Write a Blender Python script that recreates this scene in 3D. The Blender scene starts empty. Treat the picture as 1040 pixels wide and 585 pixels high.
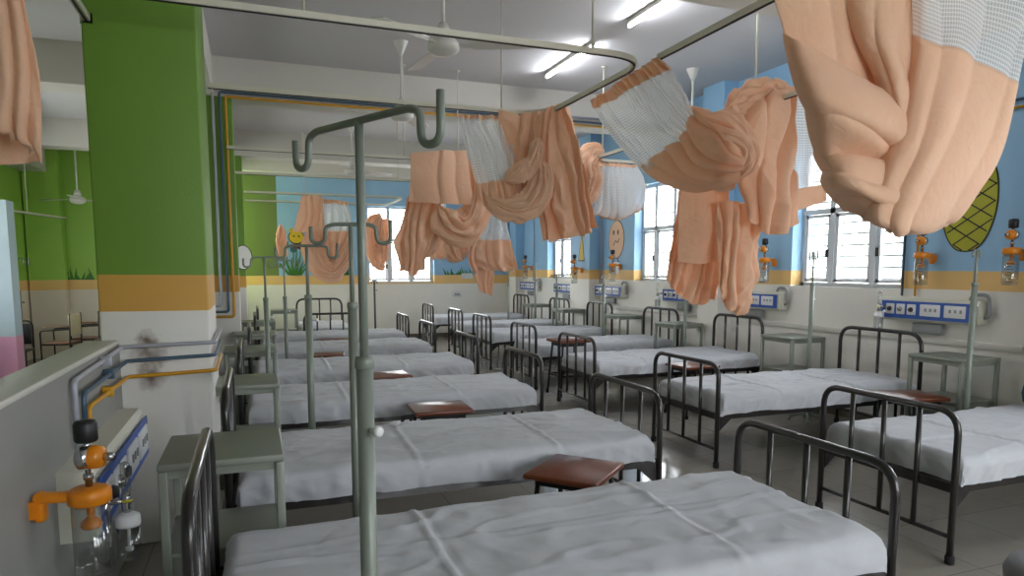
import bpy, bmesh, math, random
from mathutils import Vector, Matrix, noise
random.seed(7)
S = bpy.context.scene
COL = S.collection
PI = math.pi

# ------------------------------------------------------------------ camera survey (metres)
FPX, PX0, PY0, H = 693.0, 520.0, 346.0, 1.6
YAW, PITCH = math.radians(20.678), math.radians(6.013)
RV = Vector((math.cos(YAW), -math.sin(YAW), 0))
FV = Vector((math.sin(YAW)*math.cos(PITCH), math.cos(YAW)*math.cos(PITCH), -math.sin(PITCH)))
UV_ = RV.cross(FV)
CAM = Vector((0, 0, H))
def sight(px, py): return (px-PX0)/FPX*RV - (py-PY0)/FPX*UV_ + FV
def at_y(px, py, Y):
    v = sight(px, py); return CAM + v*(Y/v.y)
def at_x(px, py, X):
    v = sight(px, py); return CAM + v*(X/v.x)
def depth(p): return (p-CAM).dot(FV)

cam = bpy.data.cameras.new('camera'); co = bpy.data.objects.new('camera', cam); COL.objects.link(co)
cam.sensor_fit = 'HORIZONTAL'; cam.sensor_width = 36.0; cam.lens = FPX/1040*36.0
cam.shift_y = (PY0-292.5)/1040.0
cam.clip_start = 0.02
co.matrix_world = Matrix(((RV.x, UV_.x, -FV.x, 0), (RV.y, UV_.y, -FV.y, 0), (RV.z, UV_.z, -FV.z, H), (0, 0, 0, 1)))
S.camera = co

# ------------------------------------------------------------------ materials
def lin(h):
    h = h.lstrip('#'); o = []
    for i in (0, 2, 4):
        c = int(h[i:i+2], 16)/255
        o.append(c/12.92 if c <= .04045 else ((c+.055)/1.055)**2.4)
    return (o[0], o[1], o[2], 1)

def new_mat(name):
    m = bpy.data.materials.new(name); m.use_nodes = True
    nt = m.node_tree; b = nt.nodes['Principled BSDF']
    return m, nt, b

def mat(name, col, rough=.5, metal=0.0, var=.06, scale=8.0, bump=0.0, bscale=60.0, spec=.5, trans=0.0, emit=None, coat=0.0):
    m, nt, b = new_mat(name)
    c = lin(col) if isinstance(col, str) else col
    b.inputs['Roughness'].default_value = rough; b.inputs['Metallic'].default_value = metal
    b.inputs['Specular IOR Level'].default_value = spec
    if coat: b.inputs['Coat Weight'].default_value = coat
    tc = nt.nodes.new('ShaderNodeTexCoord')
    if var > 0:
        n = nt.nodes.new('ShaderNodeTexNoise'); n.inputs['Scale'].default_value = scale; n.inputs['Detail'].default_value = 4
        nt.links.new(tc.outputs['Object'], n.inputs['Vector'])
        mx = nt.nodes.new('ShaderNodeMix'); mx.data_type = 'RGBA'
        mx.inputs[6].default_value = (c[0]*(1-var), c[1]*(1-var), c[2]*(1-var), 1)
        mx.inputs[7].default_value = (min(1, c[0]*(1+var)), min(1, c[1]*(1+var)), min(1, c[2]*(1+var)), 1)
        nt.links.new(n.outputs['Fac'], mx.inputs[0]); nt.links.new(mx.outputs[2], b.inputs['Base Color'])
    else: b.inputs['Base Color'].default_value = c
    if bump > 0:
        n2 = nt.nodes.new('ShaderNodeTexNoise'); n2.inputs['Scale'].default_value = bscale; n2.inputs['Detail'].default_value = 5
        nt.links.new(tc.outputs['Object'], n2.inputs['Vector'])
        bp = nt.nodes.new('ShaderNodeBump'); bp.inputs['Strength'].default_value = bump; bp.inputs['Distance'].default_value = .01
        nt.links.new(n2.outputs['Fac'], bp.inputs['Height']); nt.links.new(bp.outputs['Normal'], b.inputs['Normal'])
    if trans:
        b.inputs['Transmission Weight'].default_value = trans
    if emit:
        b.inputs['Emission Color'].default_value = lin(emit[0]); b.inputs['Emission Strength'].default_value = emit[1]
    return m

def band_wall(name, upper, z0, z1, lower='#e6e3dc', ochre='#d3a14c', split=None, rough=.55, stain=None):
    """painted wall: pale dado, ochre band between z0 and z1, colour above; split=(x, colour left of x)"""
    m, nt, b = new_mat(name); L = nt.links; N = nt.nodes
    b.inputs['Roughness'].default_value = rough
    g = N.new('ShaderNodeNewGeometry'); sx = N.new('ShaderNodeSeparateXYZ'); L.new(g.outputs['Position'], sx.inputs[0])
    nz = N.new('ShaderNodeTexNoise'); nz.inputs['Scale'].default_value = 1.6; L.new(g.outputs['Position'], nz.inputs['Vector'])
    wob = N.new('ShaderNodeMath'); wob.operation = 'MULTIPLY_ADD'; wob.inputs[1].default_value = .02; L.new(nz.outputs['Fac'], wob.inputs[0])
    L.new(sx.outputs['Z'], wob.inputs[2])
    def step(t, src):
        s = N.new('ShaderNodeMath'); s.operation = 'GREATER_THAN'; s.inputs[1].default_value = t; L.new(src, s.inputs[0]); return s.outputs[0]
    def mixc(f, a, bb):
        x = N.new('ShaderNodeMix'); x.data_type = 'RGBA'; L.new(f, x.inputs[0])
        for k, v in ((6, a), (7, bb)):
            if isinstance(v, tuple): x.inputs[k].default_value = v
            else: L.new(v, x.inputs[k])
        return x.outputs[2]
    up = lin(upper)
    if split: up = mixc(step(split[0], sx.outputs['X']), lin(split[1]), lin(upper))
    c = mixc(step(z0+.01, wob.outputs[0]), lin(lower), lin(ochre))
    c = mixc(step(z1+.01, wob.outputs[0]), c, up)
    if stain:
        for (p, r) in stain:
            vd = N.new('ShaderNodeVectorMath'); vd.operation = 'DISTANCE'; vd.inputs[1].default_value = p; L.new(g.outputs['Position'], vd.inputs[0])
            n3 = N.new('ShaderNodeTexNoise'); n3.inputs['Scale'].default_value = 22; n3.inputs['Detail'].default_value = 6; L.new(g.outputs['Position'], n3.inputs['Vector'])
            a = N.new('ShaderNodeMath'); a.operation = 'MULTIPLY_ADD'; a.inputs[1].default_value = r*1.2; L.new(n3.outputs['Fac'], a.inputs[0]); L.new(vd.outputs['Value'], a.inputs[2])
            mr = N.new('ShaderNodeMapRange'); mr.inputs['From Min'].default_value = r*.65; mr.inputs['From Max'].default_value = r*1.6
            mr.inputs['To Min'].default_value = .85; mr.inputs['To Max'].default_value = 0; L.new(a.outputs[0], mr.inputs['Value'])
            c = mixc(mr.outputs[0], c, lin('#553010'))
    n2 = N.new('ShaderNodeTexNoise'); n2.inputs['Scale'].default_value = 3; n2.inputs['Detail'].default_value = 6; L.new(g.outputs['Position'], n2.inputs['Vector'])
    mr = N.new('ShaderNodeMapRange'); mr.inputs['To Min'].default_value = .93; mr.inputs['To Max'].default_value = 1.05; L.new(n2.outputs['Fac'], mr.inputs['Value'])
    vm = N.new('ShaderNodeVectorMath'); vm.operation = 'SCALE'; L.new(c, vm.inputs[0]); L.new(mr.outputs[0], vm.inputs['Scale'])
    L.new(vm.outputs[0], b.inputs['Base Color'])
    bp = N.new('ShaderNodeBump'); bp.inputs['Strength'].default_value = .08; bp.inputs['Distance'].default_value = .01
    n4 = N.new('ShaderNodeTexNoise'); n4.inputs['Scale'].default_value = 70; L.new(g.outputs['Position'], n4.inputs['Vector'])
    L.new(n4.outputs['Fac'], bp.inputs['Height']); L.new(bp.outputs[0], b.inputs['Normal'])
    return m

GREEN, BLUE = '#6e9535', '#94bfe0'
M = {}
M['ceiling'] = mat('ceiling_paint', '#cfcdcf', .8, var=.03, scale=1.5, bump=.1, bscale=35)
M['beam'] = mat('beam_paint', '#d2cec6', .75, var=.03, scale=2)
M['parapet_top_lit'] = mat('parapet_top_lit_paint', '#cfccc2', .5, var=.04, scale=4)  # parapet top coloured lighter to stand in for light falling on it
M['parapet'] = mat('parapet_face_shaded_paint', '#908f8a', .6, var=.06, scale=3, bump=.05)  # grey paint, darkened further for the shade on the parapet's inner face
M['steel'] = mat('bed_steel', '#2d2a29', .3, .35, var=.08, scale=30, coat=.3)
M['rubber'] = mat('rubber', '#101010', .8)
M['grey_green'] = mat('grey_green_enamel', '#80857a', .38, .1, var=.05, scale=12)
M['iv'] = mat('stand_enamel', '#7e857b', .42, .15, var=.08, scale=25)
M['iv_dark'] = mat('stand_dark', '#4a4c4a', .4, .3)
M['rail'] = mat('rail_cream', '#d8d4c4', .4, .1, var=.04)
M['slot'] = mat('rail_slot', '#1c1c1b', .6)
M['white'] = mat('white_enamel', '#d8d6d0', .35, var=.03)
M['wood_dark'] = None
M['orange'] = mat('orange_plastic', '#e08512', .35, var=.04)
M['black'] = mat('black_plastic', '#17171a', .45)
M['chrome'] = mat('chrome', '#b9b9b9', .18, .95, var=.02)
M['blue_panel'] = mat('blue_panel', '#2450a4', .35, var=.03)
M['outlet'] = mat('outlet_white', '#dcdcdc', .35, var=.02)
M['outlet_hole'] = mat('outlet_hole', '#2a2a2a', .5)
M['console'] = mat('console_cream', '#cfcdbd', .4, var=.03)
M['grey_plastic'] = mat('grey_plastic', '#8d8f90', .5)
M['pipe_grey'] = mat('pipe_grey', '#a9abb4', .35, .2, var=.04)
M['pipe_blue'] = mat('pipe_blue', '#41586a', .4, .1, var=.05)
M['pipe_yellow'] = mat('pipe_yellow', '#c8900f', .35, var=.05)
M['window_white'] = mat('window_white', '#d2d6da', .35, var=.02)
M['grill'] = mat('grill_grey', '#6d7276', .4, .2)
M['bumper'] = mat('bumper_grey', '#cfccc5', .5)
M['skirting'] = mat('skirting', '#6b5f55', .35)
M['pink'] = mat('pink_paint', '#f0aed4', .5, var=.04)
M['paper'] = mat('paper', '#dedede', .7)
M['cap_white'] = mat('cap_white', '#dfdfdf', .4)
M['sill'] = mat('sill_stone', '#c9c8c4', .3)
M['bundle'] = mat('bundle_cloth', '#2d4a58', .9, bump=.3, bscale=90)
M['seat_grey'] = mat('seat_grey', '#77777a', .7, bump=.2, bscale=150)
M['chair_cream'] = mat('chair_cream', '#d9c9a4', .5)
M['leg_black'] = mat('stool_black', '#141415', .4, .2)

def sheet_mat():
    m, nt, b = new_mat('bed_sheet'); L = nt.links; N = nt.nodes
    b.inputs['Roughness'].default_value = .85; b.inputs['Specular IOR Level'].default_value = .2
    b.inputs['Sheen Weight'].default_value = .15
    tc = N.new('ShaderNodeTexCoord')
    n = N.new('ShaderNodeTexNoise'); n.inputs['Scale'].default_value = 5; n.inputs['Detail'].default_value = 5; L.new(tc.outputs['Object'], n.inputs['Vector'])
    cr = N.new('ShaderNodeMix'); cr.data_type = 'RGBA'; cr.inputs[6].default_value = lin('#acadb1'); cr.inputs[7].default_value = lin('#bdbec2'); L.new(n.outputs['Fac'], cr.inputs[0]); L.new(cr.outputs[2], b.inputs['Base Color'])
    w = N.new('ShaderNodeTexNoise'); w.inputs['Scale'].default_value = 7; w.inputs['Detail'].default_value = 3; w.inputs['Distortion'].default_value = 1.2; L.new(tc.outputs['Object'], w.inputs['Vector'])
    bp = N.new('ShaderNodeBump'); bp.inputs['Strength'].default_value = .16; bp.inputs['Distance'].default_value = .03; L.new(w.outputs['Fac'], bp.inputs['Height']); L.new(bp.outputs[0], b.inputs['Normal'])
    return m
M['sheet'] = sheet_mat()

def wood_mat(name, a, bcol, rough=.3):
    m, nt, b = new_mat(name); L = nt.links; N = nt.nodes
    b.inputs['Roughness'].default_value = rough
    tc = N.new('ShaderNodeTexCoord'); mp = N.new('ShaderNodeMapping'); mp.inputs['Scale'].default_value = (2.5, 30, 8); L.new(tc.outputs['Object'], mp.inputs[0])
    n = N.new('ShaderNodeTexNoise'); n.inputs['Scale'].default_value = 1.5; n.inputs['Detail'].default_value = 6; n.inputs['Distortion'].default_value = .6; L.new(mp.outputs[0], n.inputs['Vector'])
    x = N.new('ShaderNodeMix'); x.data_type = 'RGBA'; x.inputs[6].default_value = lin(a); x.inputs[7].default_value = lin(bcol); L.new(n.outputs['Fac'], x.inputs[0]); L.new(x.outputs[2], b.inputs['Base Color'])
    return m
M['wood'] = wood_mat('stool_wood', '#47200f', '#7d4226', .28)
M['desk_wood'] = wood_mat('desk_wood', '#5a3a24', '#8a5a38')

def cloth_mat(name, c0, c1):
    m, nt, b = new_mat(name); L = nt.links; N = nt.nodes
    b.inputs['Roughness'].default_value = .75; b.inputs['Specular IOR Level'].default_value = .25; b.inputs['Sheen Weight'].default_value = .2
    tc = N.new('ShaderNodeTexCoord')
    n = N.new('ShaderNodeTexNoise'); n.inputs['Scale'].default_value = 6; n.inputs['Detail'].default_value = 5; L.new(tc.outputs['Object'], n.inputs['Vector'])
    x = N.new('ShaderNodeMix'); x.data_type = 'RGBA'; x.inputs[6].default_value = lin(c0); x.inputs[7].default_value = lin(c1); L.new(n.outputs['Fac'], x.inputs[0]); L.new(x.outputs[2], b.inputs['Base Color'])
    w = N.new('ShaderNodeTexNoise'); w.inputs['Scale'].default_value = 14; w.inputs['Detail'].default_value = 3; w.inputs['Distortion'].default_value = 1.0; L.new(tc.outputs['Object'], w.inputs['Vector'])
    bp = N.new('ShaderNodeBump'); bp.inputs['Strength'].default_value = .3; bp.inputs['Distance'].default_value = .02; L.new(w.outputs['Fac'], bp.inputs['Height']); L.new(bp.outputs[0], b.inputs['Normal'])
    tr = N.new('ShaderNodeBsdfTranslucent'); L.new(x.outputs[2], tr.inputs['Color']); L.new(bp.outputs[0], tr.inputs['Normal'])
    ms = N.new('ShaderNodeMixShader'); ms.inputs[0].default_value = .30; L.new(b.outputs[0], ms.inputs[1]); L.new(tr.outputs[0], ms.inputs[2])
    L.new(ms.outputs[0], N['Material Output'].inputs['Surface'])
    return m
M['peach'] = cloth_mat('peach_cloth', '#f4cba9', '#fad7ba')

def lace_mat():
    m, nt, b = new_mat('white_net'); L = nt.links; N = nt.nodes
    b.inputs['Base Color'].default_value = lin('#f0f0f0'); b.inputs['Roughness'].default_value = .8
    uv = N.new('ShaderNodeUVMap'); sx = N.new('ShaderNodeSeparateXYZ'); L.new(uv.outputs[0], sx.inputs[0])
    outs = []
    for ax in ('X', 'Y'):
        mu = N.new('ShaderNodeMath'); mu.operation = 'MULTIPLY'; mu.inputs[1].default_value = 62; L.new(sx.outputs[ax], mu.inputs[0])
        fr = N.new('ShaderNodeMath'); fr.operation = 'FRACT'; L.new(mu.outputs[0], fr.inputs[0])
        gt = N.new('ShaderNodeMath'); gt.operation = 'LESS_THAN'; gt.inputs[1].default_value = .3; L.new(fr.outputs[0], gt.inputs[0]); outs.append(gt)
    mx = N.new('ShaderNodeMath'); mx.operation = 'MAXIMUM'; L.new(outs[0].outputs[0], mx.inputs[0]); L.new(outs[1].outputs[0], mx.inputs[1])
    mr = N.new('ShaderNodeMapRange'); mr.inputs['To Min'].default_value = .62; mr.inputs['To Max'].default_value = .96; L.new(mx.outputs[0], mr.inputs['Value'])
    tp = N.new('ShaderNodeBsdfTransparent')
    tl = N.new('ShaderNodeBsdfTranslucent'); tl.inputs['Color'].default_value = lin('#f0f0f0')
    m2 = N.new('ShaderNodeMixShader'); m2.inputs[0].default_value = .35; L.new(b.outputs[0], m2.inputs[1]); L.new(tl.outputs[0], m2.inputs[2])
    ms = N.new('ShaderNodeMixShader'); L.new(mr.outputs[0], ms.inputs[0]); L.new(tp.outputs[0], ms.inputs[1]); L.new(m2.outputs[0], ms.inputs[2])
    L.new(ms.outputs[0], N['Material Output'].inputs['Surface'])
    return m
M['net'] = lace_mat()

def glass_mat(name, tint=(.97, .98, .98, 1), gl=.08, rough=.02):
    m, nt, b = new_mat(name); L = nt.links; N = nt.nodes
    t = N.new('ShaderNodeBsdfTransparent'); t.inputs[0].default_value = tint
    g = N.new('ShaderNodeBsdfGlossy'); g.inputs['Roughness'].default_value = rough
    lw = N.new('ShaderNodeLayerWeight'); lw.inputs[0].default_value = .3
    mu = N.new('ShaderNodeMath'); mu.operation = 'MULTIPLY_ADD'; mu.inputs[1].default_value = .6; mu.inputs[2].default_value = gl; L.new(lw.outputs['Facing'], mu.inputs[0])
    ms = N.new('ShaderNodeMixShader'); L.new(mu.outputs[0], ms.inputs[0]); L.new(t.outputs[0], ms.inputs[1]); L.new(g.outputs[0], ms.inputs[2])
    L.new(ms.outputs[0], N['Material Output'].inputs['Surface'])
    return m
M['jar'] = glass_mat('jar_plastic', (.80, .82, .81, 1), .10, .06)
M['pane'] = glass_mat('window_glass', (.98, .99, 1, 1), .03)

def floor_mat():
    m, nt, b = new_mat('floor_tiles'); L = nt.links; N = nt.nodes
    b.inputs['Roughness'].default_value = .12; b.inputs['Specular IOR Level'].default_value = .55
    g = N.new('ShaderNodeNewGeometry')
    br = N.new('ShaderNodeTexBrick'); br.offset = 0; br.inputs['Scale'].default_value = 1.0
    br.inputs['Brick Width'].default_value = .6; br.inputs['Row Height'].default_value = .6; br.inputs['Mortar Size'].default_value = .0025
    br.inputs['Color1'].default_value = lin('#8f8a80'); br.inputs['Color2'].default_value = lin('#958f86'); br.inputs['Mortar'].default_value = lin('#6b655c')
    L.new(g.outputs['Position'], br.inputs['Vector'])
    n = N.new('ShaderNodeTexNoise'); n.inputs['Scale'].default_value = 9; n.inputs['Detail'].default_value = 8; L.new(g.outputs['Position'], n.inputs['Vector'])
    mr = N.new('ShaderNodeMapRange'); mr.inputs['To Min'].default_value = .9; mr.inputs['To Max'].default_value = 1.06; L.new(n.outputs['Fac'], mr.inputs['Value'])
    vm = N.new('ShaderNodeVectorMath'); vm.operation = 'SCALE'; L.new(br.outputs['Color'], vm.inputs[0]); L.new(mr.outputs[0], vm.inputs['Scale']); L.new(vm.outputs[0], b.inputs['Base Color'])
    mr2 = N.new('ShaderNodeMapRange'); mr2.inputs['To Min'].default_value = .08; mr2.inputs['To Max'].default_value = .2; L.new(n.outputs['Fac'], mr2.inputs['Value']); L.new(mr2.outputs[0], b.inputs['Roughness'])
    return m
M['floor'] = floor_mat()

# ------------------------------------------------------------------ mesh helpers
class MB:
    def __init__(self): self.v = []; self.f = []; self.smooth = []; self.uv = {}
    def add(self, vs, fs, smooth=False):
        o = len(self.v); self.v += [Vector(p) for p in vs]
        for f in fs: self.f.append([o+i for i in f]); self.smooth.append(smooth)
        return self
    def box(self, c, s, rz=0, bev=0.0):
        x, y, z = [k/2 for k in s]; c = Vector(c); R = Matrix.Rotation(rz, 3, 'Z')
        if bev <= 0:
            vs = [c+R@Vector((sx*x, sy*y, sz*z)) for sz in (-1, 1) for sx, sy in ((-1, -1), (1, -1), (1, 1), (-1, 1))]
            return self.add(vs, [(3, 2, 1, 0), (4, 5, 6, 7), (0, 1, 5, 4), (1, 2, 6, 5), (2, 3, 7, 6), (3, 0, 4, 7)])
        b = min(bev, x*.9, y*.9, z*.9)
        rings = []
        for (zz, ins) in ((-z, b), (-z+b*.3, b*.3), (-z+b, 0), (z-b, 0), (z-b*.3, b*.3), (z, b)):
            ring = []
            for (sx, sy, a0) in ((1, 1, 0), (-1, 1, 90), (-1, -1, 180), (1, -1, 270)):
                for a in (0, 30, 60, 90):
                    t = math.radians(a0+a); r = b
                    ring.append(c+R@Vector((sx*(x-b)+(r-ins)*math.cos(t), sy*(y-b)+(r-ins)*math.sin(t), zz)))
            rings.append(ring)
        n = 16; vs = [p for r in rings for p in r]; fs = []
        for k in range(5):
            for i in range(n):
                j = (i+1) % n; fs.append((k*n+i, k*n+j, (k+1)*n+j, (k+1)*n+i))
        fs.append(tuple(reversed(range(n)))); fs.append(tuple(range(5*n, 6*n)))
        return self.add(vs, fs, True)
    def tube(self, pts, r, seg=10, closed=False, taper=None):
        P = [Vector(p) for p in pts]; n = len(P); vs = []; fs = []
        T = []
        for i in range(n):
            a = P[(i-1) % n] if (closed or i > 0) else P[i]; b = P[(i+1) % n] if (closed or i < n-1) else P[i]
            T.append((b-a).normalized())
        N = T[0].orthogonal().normalized()
        for i in range(n):
            N = (N-T[i]*N.dot(T[i])).normalized(); B = T[i].cross(N)
            rr = r if taper is None else taper[i]
            for k in range(seg):
                a = 2*PI*k/seg; vs.append(P[i]+(N*math.cos(a)+B*math.sin(a))*rr)
        for i in range(n if closed else n-1):
            for k in range(seg):
                k2 = (k+1) % seg; i2 = (i+1) % n
                fs.append((i*seg+k, i*seg+k2, i2*seg+k2, i2*seg+k))
        if not closed:
            fs.append(tuple(reversed(range(seg)))); fs.append(tuple(range((n-1)*seg, n*seg)))
        return self.add(vs, fs, True)
    def lathe(self, prof, c=(0, 0, 0), seg=20, axis='Z'):
        vs = []; fs = []; c = Vector(c); n = len(prof)
        for (r, z) in prof:
            for k in range(seg):
                a = 2*PI*k/seg; p = Vector((r*math.cos(a), r*math.sin(a), z))
                if axis == 'X': p = Vector((p.z, p.x, p.y))
                if axis == 'Y': p = Vector((p.y, p.z, p.x))
                vs.append(c+p)
        for i in range(n-1):
            for k in range(seg):
                k2 = (k+1) % seg; fs.append((i*seg+k, i*seg+k2, (i+1)*seg+k2, (i+1)*seg+k))
        if prof[0][0] > 1e-6: fs.append(tuple(reversed(range(seg))))
        if prof[-1][0] > 1e-6: fs.append(tuple(range((n-1)*seg, n*seg)))
        return self.add(vs, fs, True)
    def sweep_rect(self, pts, w, h):
        """rectangular profile kept upright along a horizontal path"""
        P = [Vector(p) for p in pts]; n = len(P); vs = []; fs = []
        for i in range(n):
            a = P[max(0, i-1)]; b = P[min(n-1, i+1)]; t = b-a; t.z = 0; t.normalize(); s = Vector((t.y, -t.x, 0))
            for (u, v) in ((-1, -1), (1, -1), (1, 1), (-1, 1)): vs.append(P[i]+s*(u*w/2)+Vector((0, 0, v*h/2)))
        for i in range(n-1):
            for k in range(4): fs.append((i*4+k, i*4+(k+1) % 4, i*4+4+(k+1) % 4, i*4+4+k))
        fs += [(3, 2, 1, 0), tuple(range(4*n-4, 4*n))]
        return self.add(vs, fs)
    def prism(self, poly, origin, ax, ay, thick):
        """flat polygon (list of 2-D points) extruded by thick along ax x ay"""
        o = Vector(origin); ax = Vector(ax); ay = Vector(ay); nrm = ax.cross(ay).normalized(); n = len(poly)
        vs = [o+ax*p[0]+ay*p[1] for p in poly]+[o+ax*p[0]+ay*p[1]+nrm*thick for p in poly]
        fs = [tuple(reversed(range(n))), tuple(range(n, 2*n))]+[(i, (i+1) % n, n+(i+1) % n, n+i) for i in range(n)]
        return self.add(vs, fs)
    def build(self, name, material, parent=None, world=False, solid=0.0, uvs=None):
        me = bpy.data.meshes.new(name)
        off = parent.matrix_world.translation if (world and parent) else Vector((0, 0, 0))
        if world and parent:
            p = parent
            off = Vector((0, 0, 0))
            while p is not None: off = off+p.location; p = p.parent
        me.from_pydata([tuple(v-off) for v in self.v], [], self.f)
        me.polygons.foreach_set('use_smooth', self.smooth)
        if uvs is not None:
            ul = me.uv_layers.new(name='UVMap')
            for l in me.loops: ul.data[l.index].uv = uvs[l.vertex_index]
        me.update(); me.materials.append(material)
        bm = bmesh.new(); bm.from_mesh(me); bmesh.ops.recalc_face_normals(bm, faces=bm.faces); bm.to_mesh(me); bm.free()
        o = bpy.data.objects.new(name, me); COL.objects.link(o)
        if parent: o.parent = parent
        if solid:
            md = o.modifiers.new('thickness', 'SOLIDIFY'); md.thickness = solid; md.offset = 0
        return o

def fillet(pts, r, n=6):
    P = [Vector(p) for p in pts]; out = [P[0]]
    for i in range(1, len(P)-1):
        a, b, c = P[i-1], P[i], P[i+1]; u = (a-b); v = (c-b)
        rr = min(r, u.length*.49, v.length*.49); u.normalize(); v.normalize()
        p0 = b+u*rr; p2 = b+v*rr
        for k in range(n+1):
            t = k/n; out.append(p0*(1-t)**2*1.0+b*2*t*(1-t)+p2*t*t)
    out.append(P[-1]); return out

def tag(o, label, cat, group=None, kind=None):
    if label: o['label'] = label
    if cat: o['category'] = cat
    if group: o['group'] = group
    if kind: o['kind'] = kind
    return o
def thing(name, loc, label, cat, group=None, rz=0):
    o = bpy.data.objects.new(name, None); COL.objects.link(o); o.location = loc; o.rotation_euler = (0, 0, rz); o.empty_display_size = .1
    return tag(o, label, cat, group)
def struct(name, mb, m):
    o = mb.build(name, m); o['kind'] = 'structure'; return o
def copy_tree(o, parent=None):
    c = o.copy(); COL.objects.link(c)
    if parent: c.parent = parent
    for ch in [x for x in o.children]: copy_tree(ch, c)
    return c

# ------------------------------------------------------------------ room shell
CEIL = 4.0; BEAM = 3.56; XW = 5.95; YB = 15.6; YF = -3.2; XL = -3.75; YL = 14.6
struct('floor', MB().box(((XW+XL)/2, (YB+YF)/2, -.06), (XW-XL+1.2, YB-YF+1.2, .12)), M['floor'])
struct('ceiling', MB().box(((XW+XL)/2, (YB+YF)/2, CEIL+.08), (XW-XL+1.2, YB-YF+1.2, .16)), M['ceiling'])

WIN = [(-2.3, -.85), (1.35, 2.8), (4.95, 6.42), (8.62, 10.0), (12.25, 13.6)]
WZ0, WZ1, WT = 1.40, 2.95, .28
b = MB()
b.box((XW+WT/2, (YF+YB)/2, WZ0/2), (WT, YB-YF+.4, WZ0))
b.box((XW+WT/2, (YF+YB)/2, (WZ1+CEIL)/2), (WT, YB-YF+.4, CEIL-WZ1))
ys = [YF-.2]+[y for w in WIN for y in w]+[YB+.2]
for i in range(0, len(ys), 2): b.box((XW+WT/2, (ys[i]+ys[i+1])/2, (WZ0+WZ1)/2), (WT, ys[i+1]-ys[i], WZ1-WZ0))
M['wall_right'] = band_wall('wall_right_paint', BLUE, 1.41, 1.58, ochre='#e6bd78')
struct('wall_right', b, M['wall_right'])
for k, (y0, y1) in enumerate(((3.05, 3.5), (7.48, 7.92), (11.2, 12.0), (14.95, 15.35))):
    struct('column', MB().box((XW-.10, (y0+y1)/2, CEIL/2), (.24, y1-y0, CEIL)), M['wall_right'])

BW = (2.42, 3.95, 1.28, 3.0)
b = MB(); TB = .28
b.box(((XW-.4)/2, YB+TB/2, BW[2]/2), (XW+.9, TB, BW[2]))
b.box(((XW-.4)/2, YB+TB/2, (BW[3]+CEIL)/2), (XW+.9, TB, CEIL-BW[3]))
b.box(((BW[0]-.85)/2, YB+TB/2, (BW[2]+BW[3])/2), (BW[0]+.85, TB, BW[3]-BW[2]))
b.box(((BW[1]+XW+.05)/2, YB+TB/2, (BW[2]+BW[3])/2), (XW+.05-BW[1], TB, BW[3]-BW[2]))
M['wall_back'] = band_wall('wall_back_paint', BLUE, 1.255, 1.455, split=(.52, '#6d8045'), ochre='#e6bd78')
struct('wall_back', b, M['wall_back'])
FILL_FW = [(1.5, 3.4), (3.8, 5.7)]; FZ0, FZ1 = 1.0, 3.25  # unseen windows behind the camera, added as front fill light
b = MB(); b.box(((XW+XL)/2, YF-.1, FZ0/2), (XW-XL+.6, .2, FZ0)); b.box(((XW+XL)/2, YF-.1, (FZ1+CEIL)/2), (XW-XL+.6, .2, CEIL-FZ1))
xs = [XL-.3]+[x for w in FILL_FW for x in w]+[XW+.3]
for i in range(0, len(xs), 2): b.box(((xs[i]+xs[i+1])/2, YF-.1, (FZ0+FZ1)/2), (xs[i+1]-xs[i], .2, FZ1-FZ0))
struct('wall_front', b, band_wall('wall_front_paint', BLUE, 1.4, 1.57))
# annexe beyond the parapet
LW = [(7.9, 9.4), (10.0, 12.5)]  # unseen side-room windows; the nearer one added to brighten the annexe
b = MB(); LZ0, LZ1 = 1.2, 2.9
b.box((XL-.12, (YF+YL)/2, LZ0/2), (.24, YL-YF+.4, LZ0)); b.box((XL-.12, (YF+YL)/2, (LZ1+CEIL)/2), (.24, YL-YF+.4, CEIL-LZ1))
ys = [YF-.2]+[y for w in LW for y in w]+[YL+.2]
for i in range(0, len(ys), 2): b.box((XL-.12, (ys[i]+ys[i+1])/2, (LZ0+LZ1)/2), (.24, ys[i+1]-ys[i], LZ1-LZ0))
M['wall_left'] = band_wall('wall_left_lit_paint', '#98c24e', 1.22, 1.40, lower='#ddd2c2', ochre='#e6bd78')  # green brightened to stand in for frontal light on the annexe walls
struct('wall_left', b, M['wall_left'])
struct('wall_annex', MB().box(((XL-.85)/2, YL+.1, CEIL/2), (-XL-.85+.3, .2, CEIL)), M['wall_left'])
struct('column', MB().box((-3.45, YL-.1, CEIL/2), (.55, .22, CEIL)), M['wall_left'])
# beams
struct('beam', MB().box(((XW+XL)/2, 8.9, (BEAM+CEIL)/2), (XW-XL, .42, CEIL-BEAM)), M['beam'])
struct('beam', MB().box(((XW+XL)/2, 13.25, (BEAM+CEIL)/2), (XW-XL, .42, CEIL-BEAM)), M['beam'])
struct('beam', MB().box(((XW+XL)/2, 4.28, (BEAM+CEIL)/2), (XW-XL, .40, CEIL-BEAM)), M['beam'])
struct('beam', MB().box(((XW-.8)/2, YB-.12, (BEAM+.06+CEIL)/2), (XW+.8, .24, CEIL-BEAM-.06)), M['beam'])
struct('beam', MB().box((-.52, (YF+YB)/2, (BEAM+.02+CEIL)/2), (.34, YB-YF, CEIL-BEAM-.02)), M['beam'])
struct('beam', MB().box((XL+.2, (YF+YL)/2, (3.3+CEIL)/2), (.4, YL-YF, CEIL-3.3)), M['beam'])
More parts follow.
